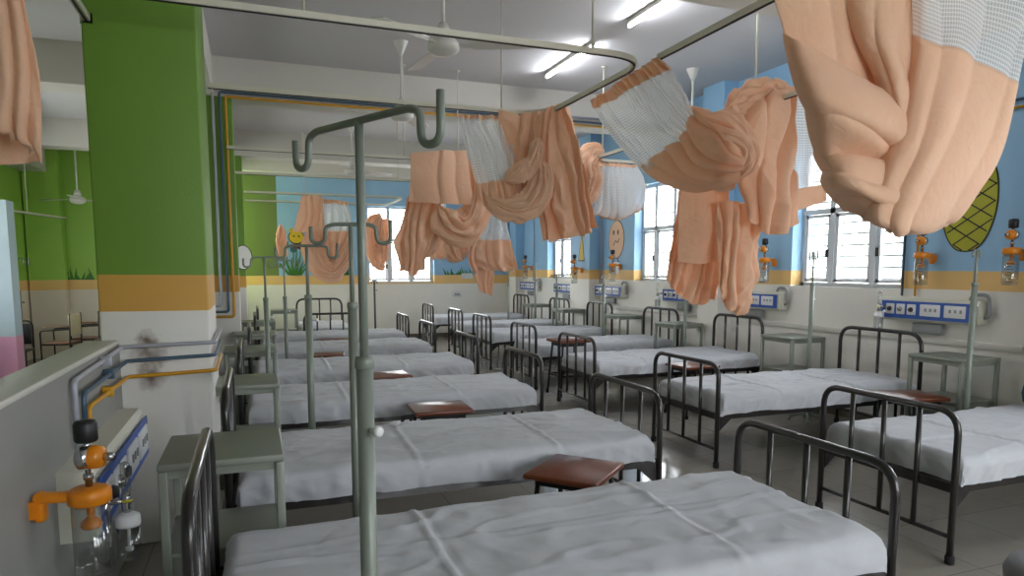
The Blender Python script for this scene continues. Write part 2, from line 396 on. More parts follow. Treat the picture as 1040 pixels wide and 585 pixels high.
# parapet and columns
PX_IN, PX_OUT, PZ = -.72, -.87, 1.2
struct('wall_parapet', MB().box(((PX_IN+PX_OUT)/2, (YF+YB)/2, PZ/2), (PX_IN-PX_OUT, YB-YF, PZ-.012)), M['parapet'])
struct('trim_3', MB().box(((PX_IN+PX_OUT)/2, (YF+4.3)/2, PZ-.006), (PX_IN-PX_OUT+.012, 4.3-YF, .024), bev=.006), M['parapet_top_lit'])  # separate strip added to carry the lighter, light-imitating top colour
st = [((-.57, 4.36, 1.11), .11), ((-.57, 4.36, .98), .09), ((-.58, 4.36, 1.2), .06)]
M['col1'] = band_wall('column_paint_near', GREEN, 1.36, 1.565, stain=st)
M['col2'] = band_wall('column_paint_mid', GREEN, 1.33, 1.525)
M['col3'] = band_wall('column_paint_far', GREEN, 1.27, 1.47)
struct('column', MB().box((-.53, 4.725, CEIL/2), (.56, .75, CEIL), bev=.012), M['col1'])
struct('column', MB().box((-.46, 8.95, CEIL/2), (.60, .50, CEIL), bev=.012), M['col2'])
struct('column', MB().box((-.40, 13.3, CEIL/2), (.56, .50, CEIL), bev=.012), M['col3'])
q = at_y(13, 300, 10.6); b = MB(); b.box((q.x-.2, 10.75, .36), (.4, .3, .72))
struct('column', b, M['pink']); b = MB(); b.box((q.x-.2, 10.75, 1.6), (.4, .3, 1.76)); struct('column', b, mat('pale_blue_paint', '#c3d6e4', .5))
# skirting, bumper rails
struct('baseboard_right', MB().box((XW-.008, (YF+YB)/2, .05), (.016, YB-YF, .10)), M['skirting'])
struct('baseboard_back', MB().box(((XW-.7)/2, YB-.008, .05), (XW+.7, .016, .10)), M['skirting'])
struct('baseboard_annex', MB().box(((XL-.87)/2, YL-.008, .05), (-XL-.87, .016, .10)), M['skirting'])
struct('trim_1', MB().box((XW-.012, 5.4, .93), (.024, 3.3, .06), bev=.008), M['bumper'])
struct('trim_2', MB().box((XW-.012, 9.2, .93), (.024, 3.1, .06), bev=.008), M['bumper'])

# ------------------------------------------------------------------ windows
WN = [0]
def window(o, ax, out, w, z0, z1, splits, transom=2.25, grills=7):
    """window in the plane through o spanned by ax and z; o = lower inner corner; out = outward normal"""
    WN[0] += 1; nm = 'window_%d' % WN[0]
    root = bpy.data.objects.new(nm, None); COL.objects.link(root); root['kind'] = 'structure'
    o = Vector(o); ax = Vector(ax); out = Vector(out); root.location = o
    h = z1-z0
    def bar(mb, u0, u1, v0, v1, d0, d1):
        cs = [ax*u+Vector((0, 0, v))+out*d for u in (u0, u1) for v in (v0, v1) for d in (d0, d1)]
        mb.add(cs, [(0, 1, 3, 2), (4, 6, 7, 5), (0, 4, 5, 1), (2, 3, 7, 6), (0, 2, 6, 4), (1, 5, 7, 3)])
    f = MB(); t = .045
    bar(f, 0, w, 0, t, 0, .07); bar(f, 0, w, h-t, h, 0, .07); bar(f, 0, t, 0, h, 0, .07); bar(f, w-t, w, 0, h, 0, .07)
    bar(f, 0, w, transom-z0-.03, transom-z0+.03, -.005, .07)
    for s in splits: bar(f, s-.035, s+.035, 0, h, -.005, .07)
    f.build('window_frame', M['window_white'], root)
    edges = [0]+list(splits)+[w]
    for i in range(len(edges)-1):
        a, c = edges[i]+.04, edges[i+1]-.04
        sfr = MB(); q = .035; top = transom-z0-.035
        for (u0, u1, v0, v1) in ((a, c, .05, .05+q), (a, c, top-q, top), (a, a+q, .05, top), (c-q, c, .05, top)): bar(sfr, u0, u1, v0, v1, .012, .045)
        so = sfr.build('sash', M['window_white'], root)
        p = MB(); bar(p, a+q, c-q, .05+q, top-q, .026, .030); p.build('pane', M['pane'], so)
        if i != 1:
            l = MB(); e = c-q*.5 if i == 0 else a+q*.5; bar(l, e-.022, e+.022, .33, .42, -.012, .012); l.build('latch', M['black'], so)
        p = MB(); bar(p, a, c, top+.07, h-t, .026, .030); p.build('pane', M['pane'], root)
    g = MB()
    for k in range(grills):
        z = .09+(h-.18)*k/(grills-1)
        g.tube([ax*.02+Vector((0, 0, z))+out*.11, ax*(w-.02)+Vector((0, 0, z))+out*.11], .012, 6)
    for k in range(1, 3):
        g.tube([ax*(w*k/3)+Vector((0, 0, .02))+out*.11, ax*(w*k/3)+Vector((0, 0, h-.02))+out*.11], .006, 6)
    g.build('grill', M['grill'], root)
    s = MB(); bar(s, -.06, w+.06, -.035, .0, -.10, .07); s.build('sill', M['sill'], root)
    # sky portal just outside the opening
    la = bpy.data.lights.new('daylight_portal', 'AREA'); la.shape = 'RECTANGLE'; la.size = w; la.size_y = h
    la.cycles.is_portal = True
    lo = bpy.data.objects.new('daylight_portal', la); COL.objects.link(lo)
    lo.location = o+ax*(w/2)+Vector((0, 0, h/2))+out*.16
    lo.rotation_euler = (-out).to_track_quat('-Z', 'Y').to_euler()
    return root
for (y0, y1) in WIN:
    w = y1-y0
    window((XW+.15, y1, WZ0), (0, -1, 0), (1, 0, 0), w, WZ0, WZ1, (w*.30, w*.68), grills=12)
window((BW[0], YB+.12, BW[2]), (1, 0, 0), (0, 1, 0), BW[1]-BW[0], BW[2], BW[3], (.50, 1.02), grills=2)
for (x0, x1) in FILL_FW:  # added fill windows, out of view
    window((x1, YF-.08, FZ0), (-1, 0, 0), (0, -1, 0), x1-x0, FZ0, FZ1, (.5, 1.05), grills=8)
for (y0, y1) in LW:
    window((XL-.1, y0, LZ0), (0, 1, 0), (-1, 0, 0), y1-y0, LZ0, LZ1, (.5, 1.1), grills=8)

# ------------------------------------------------------------------ beds
def draped_sheet(L, W, top, drop, seed, hem=.03):
    """mattress under a sheet: top plane, rounded shoulders, hanging sides with a wavy hem"""
    rnd = random.Random(seed); mb = MB()
    nx, ny = 170, 70; R = .045
    def prof(s, half):
        a = abs(s); sg = 1 if s >= 0 else -1
        flat = half-R; arc = R*PI/2
        if a <= flat: return s, 0.0, 0.0
        if a <= flat+arc:
            t = (a-flat)/R; return sg*(flat+R*math.sin(t)), R*(1-math.cos(t)), 0.0
        return sg*half, R+(a-flat-arc), a-flat-arc
    ex = L/2-R+R*PI/2+drop-R; ey = W/2-R+R*PI/2+drop-R
    cre_x = [(-.16+rnd.uniform(-.05, .05))*L, (.2+rnd.uniform(-.04, .04))*L]; cre_y = [rnd.uniform(-.12, .12)*W]
    off = Vector((seed*3.1, seed*1.7, 0)); vs = []
    for i in range(nx+1):
        for j in range(ny+1):
            s = -ex+2*ex*i/nx; t = -ey+2*ey*j/ny
            x, dx, hx = prof(s, L/2); y, dy, hy = prof(t, W/2)
            d = max(dx, dy) if min(dx, dy) < R else max(dx, dy)
            if dx > 0 and dy > 0: d = min(max(dx, dy)+.25*min(dx, dy), drop+.01)
            z = top-d
            # hem wobble + flare on the hanging part
            hang = max(hx, hy)/max(drop, .01)
            wob = noise.noise(Vector((x*2.2, y*2.2, seed)))
            z += hem*wob*min(1, hang)*.9
            al = x if hy > hx else y
            fl = (.3+.7*hang)*(.006+.034*max(-.2, noise.noise(Vector((al*8+3, seed*2, z*4))))+.060*max(0, .26-abs(noise.noise(Vector((al*6.5+z*7, seed, z*4))))*1.8))
            if hy >= hx and hy > 0: y += math.copysign(fl, t)
            elif hx > 0: x += math.copysign(fl, s)
            if hang <= 0:
                p = Vector((x*3, y*3, 0))+off
                z += .010*noise.noise(p)+.004*noise.noise(p*2.7)
                z += .009*max(0, .22-abs(noise.noise(Vector((x*3.1+y*1.5, y*2.6-x*.8, seed+4)))))*2.2+.006*max(0, .2-abs(noise.noise(Vector((x*5.5-y*2.2, y*4.8+x, seed+6)))))*2
                q = noise.noise(Vector((x*1.4+seed, y*5, 2)))
                z += .009*max(0, 1-abs(q)*9)
                for c in cre_x: z += .009*math.exp(-((x-c-.012*y)/.012)**2)-.004*math.exp(-((x-c-.012*y-.03)/.015)**2)
                for c in cre_y: z += .008*math.exp(-((y-c)/.012)**2)-.004*math.exp(-((y-c-.03)/.015)**2)
                edge = min(1, (W/2-abs(y))/.12)
                z -= .012*(1-edge)
            vs.append((x, y, z))
    fs = []
    for i in range(nx):
        for j in range(ny):
            a = i*(ny+1)+j; fs.append((a, a+ny+1, a+ny+2, a+1))
    mb.add(vs, fs, True); return mb

def make_bed(loc, L, rz, label, group, seed, W=.92, head=1.01, foot=.84, sheet_top=.59):
    root = thing('hospital_bed', loc, label, 'bed', group, rz)
    r = .019
    def end(nm, x, top, cr):
        fr = MB(); hw = W/2
        fr.tube(fillet([(x, -hw, .03), (x, -hw, top), (x, hw, top), (x, hw, .03)], cr, 7), r, 10)
        fr.tube([(x, -hw, .15), (x, hw, .15)], .013, 8)
        o = fr.build(nm, M['steel'], root)
        for k in range(1, 4):
            bb = MB(); y = -hw+W*k/4; bb.tube([(x, y, .15), (x, y, top-.006)], .0145, 8); bb.build('bar', M['steel'], o)
        for s in (-1, 1):
            f = MB(); f.lathe([(.021, 0), (.025, .004), (.025, .04), (.021, .05)], (x, s*hw, 0), 12); f.build('rubber_foot', M['rubber'], o)
    end('headboard', 0, head, .15); end('footboard', L, foot, .13)
    b = MB()
    for s in (-1, 1):
        b.box((L/2, s*(W/2-.005), .42), (L-.03, .008, .055)); b.box((L/2, s*(W/2-.03), .395), (L-.03, .045, .006))
        for x, sg in ((.02, 1), (L-.02, -1)):
            b.prism([(0, 0), (sg*.13, 0), (0, -.11)], (x, s*(W/2-.012), .395), (1, 0, 0), (0, 0, 1), .006)
    for x in (.02, L-.02): b.box((x, 0, .415), (.03, W-.03, .05))
    for k in range(1, 6): b.box((L*k/6, 0, .40), (.03, W-.04, .02))
    b.box((L/2, 0, .432), (L-.06, W-.05, .006))
    b.build('bed_frame', M['steel'], root)
    ms = draped_sheet(L-.10, W+.014, sheet_top, sheet_top-.435, seed)
    ms.v = [v+Vector((L/2, 0, 0)) for v in ms.v]
    ms.build('mattress', M['sheet'], root)
    return root
XH = -.17
lab = 'white-sheeted steel bed, %s'
GL, GR = 'beds of the row along the parapet', 'beds of the row along the window wall'
left = [(2.33, 'nearest of the parapet row, filling the bottom of the photo'),
        (3.97, 'second from the front in the parapet row'),
        (5.80, 'third from the front in the parapet row'),
        (7.60, 'fourth from the front in the parapet row'),
        (9.50, 'fifth from the front in the parapet row'),
        (11.20, 'last of the parapet row, before the bed turned lengthways')]
for i, (y, t) in enumerate(left):
    xh = (-.18, -.15, -.12, -.06, .0, .04)[i]
    make_bed((xh, y, 0), 2.29-xh, 0, lab % t, GL, i+1)
right = [(2.96, 'nearest of the window row, cut by the right edge'),
         (4.91, 'second of the window row, headboard under the nearest window'),
         (6.99, 'third from the front of the window row'),
         (8.73, 'fourth from the front of the window row'),
         (10.66, 'fifth from the front of the window row'),
         (12.34, 'sixth from the front of the window row'),
         (14.42, 'last of the window row, beside the back wall')]
for i, (y, t) in enumerate(right):
    make_bed((5.66, y, 0), 5.66-(3.49, 3.44, 3.42, 3.46, 3.49, 3.52, 3.5)[i], PI, lab % t, GR, 11+i)
make_bed((1.2, 13.95, 0), 2.0, -PI/2, 'white-sheeted black steel bed turned lengthways, headboard towards the back wall', None, 23, W=.86)

# ------------------------------------------------------------------ bedside tables
def make_table(name='bedside_table'):
    root = thing(name, (0, 0, 0), None, None)
    w, d, h = .46, .50, .86
    t = MB(); t.box((0, 0, h-.015), (w, d, .03), bev=.006); t.box((0, 0, h-.045), (w-.03, d-.03, .035)); t.build('table_top', M['grey_green'], root)
    for sx in (-1, 1):
        for sy in (-1, 1):
            l = MB(); x, y = sx*(w/2-.018), sy*(d/2-.018)
            l.box((x, y, (h-.03)/2), (.032, .032, h-.03), bev=.004); l.build('leg', M['grey_green'], root)
    s = MB(); s.box((0, 0, .49), (w-.02, d-.02, .02), bev=.004); s.build('shelf', M['grey_green'], root)
    c = MB(); c.box((0, 0, .33), (w-.05, d-.05, .30), bev=.006); cab = c.build('cabinet', M['grey_green'], root)
    dr = MB(); dr.box((w/2-.02, 0, .33), (.014, d-.09, .26), bev=.004); do = dr.build('door', M['grey_green'], cab)
    return root
proto = make_table()
tabs_l = [(3.08, 'grey-green metal bedside table between the two nearest parapet beds'),
          (4.88, 'grey-green metal bedside table behind the second parapet bed'),
          (6.86, 'grey-green metal bedside table behind the third parapet bed'),
          (8.52, 'grey-green metal bedside table behind the fourth parapet bed'),
          (10.38, 'grey-green metal bedside table behind the fifth parapet bed')]
tabs_r = [(4.10, 'grey-green metal bedside table beside the pole with small hooks, nearest on the window side'),
          (5.98, 'grey-green metal bedside table below the nearest wide window, behind the second bed'),
          (7.98, 'grey-green metal bedside table behind the third window-row bed, in front of a pilaster'),
          (9.70, 'grey-green metal bedside table behind the fourth window-row bed'),
          (11.52, 'grey-green metal bedside table behind the fifth window-row bed'),
          (13.35, 'grey-green metal bedside table behind the sixth window-row bed')]
first = True
def put(proto, loc, rz, label, cat, group):
    global first
    o = proto if first else copy_tree(proto); first = False
    o.location = loc; o.rotation_euler = (0, 0, rz); return tag(o, label, cat, group)
for i, (y, t) in enumerate(tabs_l): put(proto, (-.14+.045*i, y, 0), 0, t, 'table', 'bedside tables')
for (y, t) in tabs_r: put(proto, (5.60 if y not in (7.98, 11.52) else 5.47, y, 0), PI, t, 'table', 'bedside tables')
put(proto, (.50, 13.1, 0), 0, 'grey-green metal bedside table next to the bed turned lengthways', 'table', 'bedside tables')

# ------------------------------------------------------------------ stools
def make_stool():
    root = thing('wooden_stool', (0, 0, 0), None, None)
    t = MB(); t.box((0, 0, .545), (.44, .40, .030), bev=.008); t.build('seat', M['wood'], root)
    f = MB()
    for a in (-1, 1):
        f.box((a*.155, 0, .51), (.025, .31, .035)); f.box((0, a*.14, .51), (.31, .025, .035))
    f.build('seat_frame', M['leg_black'], root)
    f = MB()
    for a in (-1, 1): f.box((0, a*.165, .20), (.36, .02, .02)); f.box((a*.185, 0, .20), (.02, .33, .02))
    f.build('stretcher', M['leg_black'], root)
    for sx in (-1, 1):
        for sy in (-1, 1):
            l = MB(); l.tube([(sx*.155, sy*.14, .525), (sx*.205, sy*.185, .02)], .014, 8); lo = l.build('leg', M['leg_black'], root)
            q = MB(); q.lathe([(.016, 0), (.02, .004), (.02, .035), (.015, .04)], (sx*.206, sy*.186, 0), 10); q.build('rubber_foot', M['rubber'], lo)
    return root
stool = make_stool(); first = True
st = [((1.545, 3.155), .74, 'red-brown wooden stool between the two nearest parapet beds, largest in view'),
      ((1.29, 4.98), -.05, 'red-brown wooden stool between the second and third parapet beds'),
      ((1.2, 6.72), .05, 'red-brown wooden stool half hidden by the tall foreground pole, by the third parapet bed'),
      ((.80, 8.60), -.1, 'dark wooden stool behind the fourth parapet bed'),
      ((1.08, 10.4), .0, 'dark wooden stool behind the fifth parapet bed, farthest on that side'),
      ((5.08, 4.08), -.25, 'red-brown wooden stool beside the nearest bedside table on the window side'),
      ((4.47, 6.24), .05, 'red-brown wooden stool seen through the footboard of the second window-row bed'),
      ((3.74, 7.86), .05, 'tall wooden stool with splayed black legs between the third and fourth window-row beds'),
      ((4.70, 11.52), .0, 'red-brown wooden stool behind the fifth window-row bed'),
      ((4.55, 13.2), .0, 'red-brown wooden stool before the last window-row bed')]
for (x, y), rz, t in st:
    o = put(stool, (x, y, 0), rz, t, 'stool', 'wooden ward stools')
    if t.startswith('tall'): o.scale = (1, 1, 1.27)

# ------------------------------------------------------------------ drip stands
def drip_stand(x, y, top, joint, label, rz=0, span=.42, group='drip stands', dark=False, r0=.022, r1=.0105, small=False):
    root = thing('drip_stand', (x, y, 0), label, 'drip stand', group, rz)
    m = M['iv_dark'] if dark else M['iv']
    p = MB(); p.tube([(0, 0, .05), (0, 0, joint)], r0, 14); p.lathe([(r0, 0), (r0+.003, .004), (r0+.003, .022), (r0, .03), (.006, .032)], (0, 0, joint-.012), 14); po = p.build('lower_pole', m, root)
    k = MB(); k.tube([(r0, 0, joint-.16), (r0+.022, 0, joint-.16)], .006, 8); k.lathe([(.011, 0), (.013, .004), (.013, .014), (.008, .018)], (r0+.02, 0, joint-.16), 12, 'X'); k.build('knob', m if dark else M['outlet'], po)
    q = MB(); q.tube([(0, 0, joint-.05), (0, 0, top)], r1, 12); q.build('upper_pole', m, root)
    h = MB(); s = span/2
    if small:
        for sg in (-1, 1): h.tube(fillet([(0, 0, top), (sg*.045, 0, top+.005), (sg*.05, 0, top-.05), (sg*.065, 0, top-.05), (sg*.07, 0, top-.02)], .02, 4), .006, 8)
    else:
        pts = [(-s, 0, top+.02-.03), (-s, 0, top-.085), (-s+.062, 0, top-.085), (-s+.066, 0, top-.012), (-s+.10, 0, top), (s-.10, 0, top), (s-.066, 0, top-.012), (s-.062, 0, top-.085), (s, 0, top-.085), (s, 0, top+.02)]
        h.tube(fillet(pts, .034, 6), r1*.84, 12)
    h.build('hook_bar', m, root)
    bs = MB()
    for a in range(4):
        t = a*PI/2+.5; bs.tube([(0, 0, .09), (.17*math.cos(t), .17*math.sin(t), .035)], .012, 8); bs.lathe([(.0, .0), (.02, .006), (.02, .03), (.0, .036)], (.17*math.cos(t), .17*math.sin(t), 0), 10)
    bs.build('base', m, root)
    return root
d = drip_stand(.245, 1.665, 1.945, 1.37, 'tall grey-green drip stand with two big hooks in the foreground', math.atan2(-.40, .197), .58, r0=.0212, r1=.0108)
drip_stand(.42, 3.18, 1.80, 1.43, 'grey-green drip stand mostly hidden behind the foreground stand', -.35, .36)
drip_stand(.355, 5.0, 1.76, 1.40, 'grey-green drip stand behind the second parapet bed, hooks below the far bunched curtain', -.2, .42, r0=.025, r1=.012)
drip_stand(.095, 6.42, 1.70, 1.33, 'slim grey drip stand left of two, beside the third parapet bedside table', .3, .36)
drip_stand(.34, 8.5, 1.70, 1.26, 'slim grey drip stand right of two, beside the fourth parapet bedside table', .2, .34)
drip_stand(5.12, 3.62, 1.74, 1.48, 'grey drip stand in front of the nearest window-side bedside table', .2, small=True, group='drip stands')
drip_stand(5.43, 5.55, 1.78, 1.44, 'grey drip stand standing before the nearest wide window', .4, .2)
drip_stand(5.31, 7.60, 1.5, 1.385, 'grey drip stand in front of the third window-side bedside table', .3, small=True)
drip_stand(5.12, 9.5, 1.5, 1.34, 'grey drip stand behind the fourth window-row bed', .3, small=True)
drip_stand(5.10, 11.24, 1.5, 1.30, 'grey drip stand behind the fifth window-row bed', .3, small=True)
drip_stand(5.42, 13.0, 1.7, 1.28, 'grey drip stand behind the sixth window-row bed', .3, small=True)
drip_stand(5.05, 13.6, 1.7, 1.26, 'grey drip stand in front of the last window-row bed', .3, small=True)
p = at_y(380.5, 300, 14.9)
drip_stand(p.x, 14.9, 1.34, 1.30, 'dark drip stand against the back wall below the back window', 0, small=True, dark=True)
drip_stand(-3.35, 12.4, 1.75, 1.25, 'grey drip stand in the side room beyond the parapet', .3, .3, dark=True)

# ------------------------------------------------------------------ curtain rails
def rail(name_label, pts, rods, group='ceiling curtain rails', flange=()):
    P = fillet(pts, .33, 10)
    root = thing('curtain_rail', Vector(pts[0]), name_label, 'curtain rail', group)
    MB().sweep_rect(P, .034, .034).build('track', M['rail'], root, world=True)
    MB().sweep_rect([Vector(p)-Vector((0, 0, .019)) for p in P], .012, .006).build('slot', M['slot'], root, world=True)
    for (x, y) in rods:
        q = MB(); q.tube([(x, y, pts[0][2]+.015), (x, y, CEIL-.01)], .008, 8)
        q.lathe([(.028, 0), (.03, .004), (.02, .014), (.008, .016)][::-1] and [(.008, -.018), (.022, -.014), (.03, -.004), (.03, 0)], (x, y, CEIL), 12)
        q.build('hanger_rod', M['rail'], root, world=True)
    for c in flange:
        MB().box(c, (.07, .02, .07), bev=.008).build('wall_flange', M['chrome'], root, world=True)
    return root
ZR = 2.93
rail('cream curtain rail round the second parapet bed, hooked corner at top centre', [(-.76, 3.9, ZR), (2.42, 3.9, ZR), (2.42, 5.6, ZR), (-.26, 5.6, ZR)], [(1.99, 3.88), (2.02, 5.6), (.3, 3.9)])
rail('cream curtain rail running along the aisle towards the camera, above the nearest bed', [(2.45, .6, ZR), (2.45, 3.86, ZR)], [(2.45, 1.5)])
rail('cream curtain rail fixed to the near green column', [(-.78, .6, ZR), (-.78, 4.36, ZR)], [(-.78, 1.8)], flange=[(-.78, 4.36, ZR)])
rail('cream curtain rail round the fourth parapet bed', [(-.22, 8.3, ZR), (2.42, 8.3, ZR), (2.42, 10.4, ZR), (-.22, 10.4, ZR)], [(2.42, 8.05+.25), (1.75, 8.3), (2.1, 10.4)])
rail('cream curtain rail round the last parapet bed', [(-.1, 12.9, ZR), (2.7, 12.9, ZR), (2.7, 14.5, ZR), (-.1, 14.5, ZR)], [(.9, 12.9), (1.9, 12.9), (2.2, 14.5)])
rail('long cream curtain rail above the window-row beds', [(3.92, .8, ZR), (3.92, 7.66, ZR), (XW-.02, 7.66, ZR)], [(3.92, 4.72), (3.92, 2.2), (4.0, 7.5)])
rail('cream curtain rail beside the far windows', [(XW-.02, 9.6, ZR), (3.92, 9.6, ZR), (3.92, 13.2, ZR), (XW-.02, 13.2, ZR)], [(3.92, 11.4)])

rail('white curtain rail across the side room beyond the parapet', [(-3.73, 11.9, 2.5), (-3.1, YL-.22, 2.5)], [(-3.4, 13.32)])
# ------------------------------------------------------------------ curtains
def crom(a, b, c, d, t):
    return .5*((2*b)+(c-a)*t+(2*a-5*b+4*c-d)*t*t+(3*b-a-3*c+d)*t**3)
def spl(P, t):
    n = len(P)-1; x = min(max(t, 0), 1)*n; i = min(int(x), n-1); f = x-i
    return crom(P[max(i-1, 0)], P[i], P[i+1], P[min(i+2, n)], f)
def px(p, Y):
    return at_y(p[0], p[1], p[2] if len(p) > 2 else Y)

def rnd_at(k, seed):
    return noise.cell(Vector((k*1.37+.5, seed*2.11+.5, .5)))
def ridge(x, seed, sharp=.75):
    """one cross-section through gathered cloth: puffy folds of uneven height with tight valleys"""
    k = math.floor(x); f = x-k
    h = .45+.55*abs(rnd_at(k, seed))
    lean = .5+.22*rnd_at(k+40, seed); g = .5*f/lean if f < lean else .5+.5*(f-lean)/(1-lean)
    return h*math.sin(PI*g)**sharp*1.15-.5
def crumple(x, y, seed):
    n1 = noise.noise(Vector((x, y, seed))); n2 = noise.noise(Vector((x*2.1+7, y*1.9, seed+3))); n3 = noise.noise(Vector((x*1.3+.6*y, y*1.1-.5*x, seed+8)))
    return (.55-abs(n1)*2.4)*.65+(.5-abs(n2)*2.2)*.3+(.4-abs(n3)*2.2)*.35
def cloth_grid(rows, nu, nv, folds, amp0, amp1, seed, skew=0.0, ragged=0.0, crease=.5):
    """rows: world-space control points, top to bottom; folds run down the cloth"""
    tops = []
    for j in range(nv+1):
        v = j/nv
        tops.append([spl([spl(r, i/nu) for r in rows], v) for i in range(nu+1)])
    out = []; uv = []
    wid = sum((tops[nv//3][i+1]-tops[nv//3][i]).length for i in range(nu)); hei = sum((tops[j+1][nu//2]-tops[j][nu//2]).length for j in range(nv))
    asp = hei/max(wid, .01)
    for j in range(nv+1):
        v = j/nv
        for i in range(nu+1):
            u = i/nu; p = tops[j][i]
            du = tops[j][min(i+1, nu)]-tops[j][max(i-1, 0)]; dv = tops[min(j+1, nv)][i]-tops[max(j-1, 0)][i]
            n = du.cross(dv)
            n = n.normalized() if n.length > 1e-9 else Vector((0, -1, 0))
            if n.dot(CAM-p) < 0: n = -n
            w = noise.noise(Vector((u*folds*.45, v*1.5, seed)))
            a = amp0+(amp1-amp0)*v
            f = ridge(u*folds+skew*v+w*1.1+seed*.37, seed)
            f += crease*crumple(u*folds*.55+skew*v*.6, v*asp*folds*.30, seed+5)
            q = p+n*(a*f)+du.normalized()*(a*.35*noise.noise(Vector((u*folds*.8, v*2, seed+9))) if 0 < i < nu else 0)
            if ragged: q = q+Vector((0, 0, ragged*noise.noise(Vector((u*folds*.9, seed, 0)))*max(0, v-.7)/.3))
            out.append(q); uv.append((u*wid*1.5, v*hei))
    return out, uv, nu, nv

def drape_sheet(root, rows, nu, nv, folds, amp0, amp1, seed, Y=None, bands=None, skew=0.0, ragged=0.0, thick=.004, crease=.5):
    """bands: [(v_end, part name, material)] split the sheet from top to bottom"""
    R = [[px(p, Y) if not isinstance(p, Vector) else p for p in r] for r in rows]
    V, uv, nu, nv = cloth_grid(R, nu, nv, folds, amp0, amp1, seed, skew, ragged, crease)
    v0 = 0
    for (ve, nm, m) in (bands or [(1.0, 'cloth', M['peach'])]):
        j1 = round(ve*nv); mb = MB()
        vs = V[v0*(nu+1):(j1+1)*(nu+1)]; us = uv[v0*(nu+1):(j1+1)*(nu+1)]
        fs = [(j*(nu+1)+i, j*(nu+1)+i+1, (j+1)*(nu+1)+i+1, (j+1)*(nu+1)+i) for j in range(j1-v0) for i in range(nu)]
        mb.add(vs, fs, True); mb.build(nm, m, root, world=True, solid=(0 if m is M['net'] else thick), uvs=us); v0 = j1

def bundle(root, path, nfold, amp, twist, seed, Y=None, ns=90, nt=128, name='cloth_bunch', squash=.8, material=None):
    """bunched cloth: path of (px, py, width px[, Y]) gathered into a thick folded roll"""
    C = []; W = []
    for p in path:
        yy = p[3] if len(p) > 3 else Y
        q = at_y(p[0], p[1], yy); C.append(q); W.append(p[2]*depth(q)/FPX/2)
    rnd = random.Random(seed); ph = rnd.uniform(0, 6)
    vs = []; fs = []; Cn = [spl(C, i/ns) for i in range(ns+1)]
    for i in range(ns+1):
        t = i/ns; T = (Cn[min(i+1, ns)]-Cn[max(i-1, 0)]).normalized(); r = spl([Vector((w, 0, 0)) for w in W], t).x
        view = (Cn[i]-CAM).normalized(); lat = T.cross(view)
        lat = lat.normalized() if lat.length > 1e-6 else Vector((1, 0, 0)); dep = lat.cross(T).normalized()
        endc = min(1, .25+6*min(t, 1-t))
        for k in range(nt):
            a = 2*PI*k/nt
            w = noise.noise(Vector((math.cos(a)*1.1, math.sin(a)*1.1, t*3+seed)))
            x = (a/(2*PI)*nfold+twist*t*1.5+w*1.0) % nfold
            f = ridge(x, seed, .65)+.45*crumple(a*nfold*.12*math.cos(a*.5), t*5, seed+2)
            rr = r*(1+amp*2.3*f+.16*w)*endc
            vs.append(Cn[i]+lat*(rr*math.cos(a))+dep*(rr*squash*math.sin(a)))
    for i in range(ns):
        for k in range(nt):
            k2 = (k+1) % nt; fs.append((i*nt+k, i*nt+k2, (i+1)*nt+k2, (i+1)*nt+k))
    fs.append(tuple(reversed(range(nt)))); fs.append(tuple(range(ns*nt, (ns+1)*nt)))
    mb = MB(); mb.add(vs, fs, True); return mb.build(name, material or M['peach'], root, world=True)

def curtain(loc, label):
    return thing('ward_curtain', loc, label, 'curtain', 'tied-up ward curtains')
NET = M['net']; PE = M['peach']

# C1 - nearest, top right
c = curtain(at_y(905, -60, 2.5), 'peach curtain with white net top, nearest and largest, looped up at the top right')
drape_sheet(c, [[(908, -80, 2.60), (930, -80, 2.42), (985, -80, 2.42), (1075, -80, 2.38)], [(918, -4, 2.56), (938, 4, 2.38), (985, 20, 2.36), (1042, 48, 2.35)], [(900, 108, 2.54), (926, 116, 2.34), (966, 130, 2.30), (1020, 150, 2.36)],
                [(876, 186, 2.48), (900, 194, 2.32), (940, 202, 2.28), (992, 198, 2.38)], [(870, 214, 2.50), (894, 230, 2.35), (925, 236, 2.33), (968, 226, 2.44)], [(888, 205, 2.6), (905, 220, 2.58), (928, 222, 2.58), (960, 212, 2.6)]],
            110, 110, 4, .030, .028, 3, bands=[(.26, 'net_panel', NET), (1, 'cloth', PE)], skew=.3)
drape_sheet(c, [[(765, -80, 2.62), (850, -80, 2.56), (945, -80, 2.62)], [(792, 10, 2.6), (855, 20, 2.54), (938, 30, 2.56)], [(812, 85, 2.57), (865, 95, 2.5), (930, 90, 2.5)],
                [(832, 150, 2.54), (880, 160, 2.46), (926, 150, 2.46)], [(845, 192, 2.52), (882, 212, 2.44), (918, 200, 2.42)], [(866, 214, 2.56), (890, 226, 2.5), (918, 215, 2.5)]],
            90, 90, 3, .030, .03, 8, skew=1.0, crease=.35)
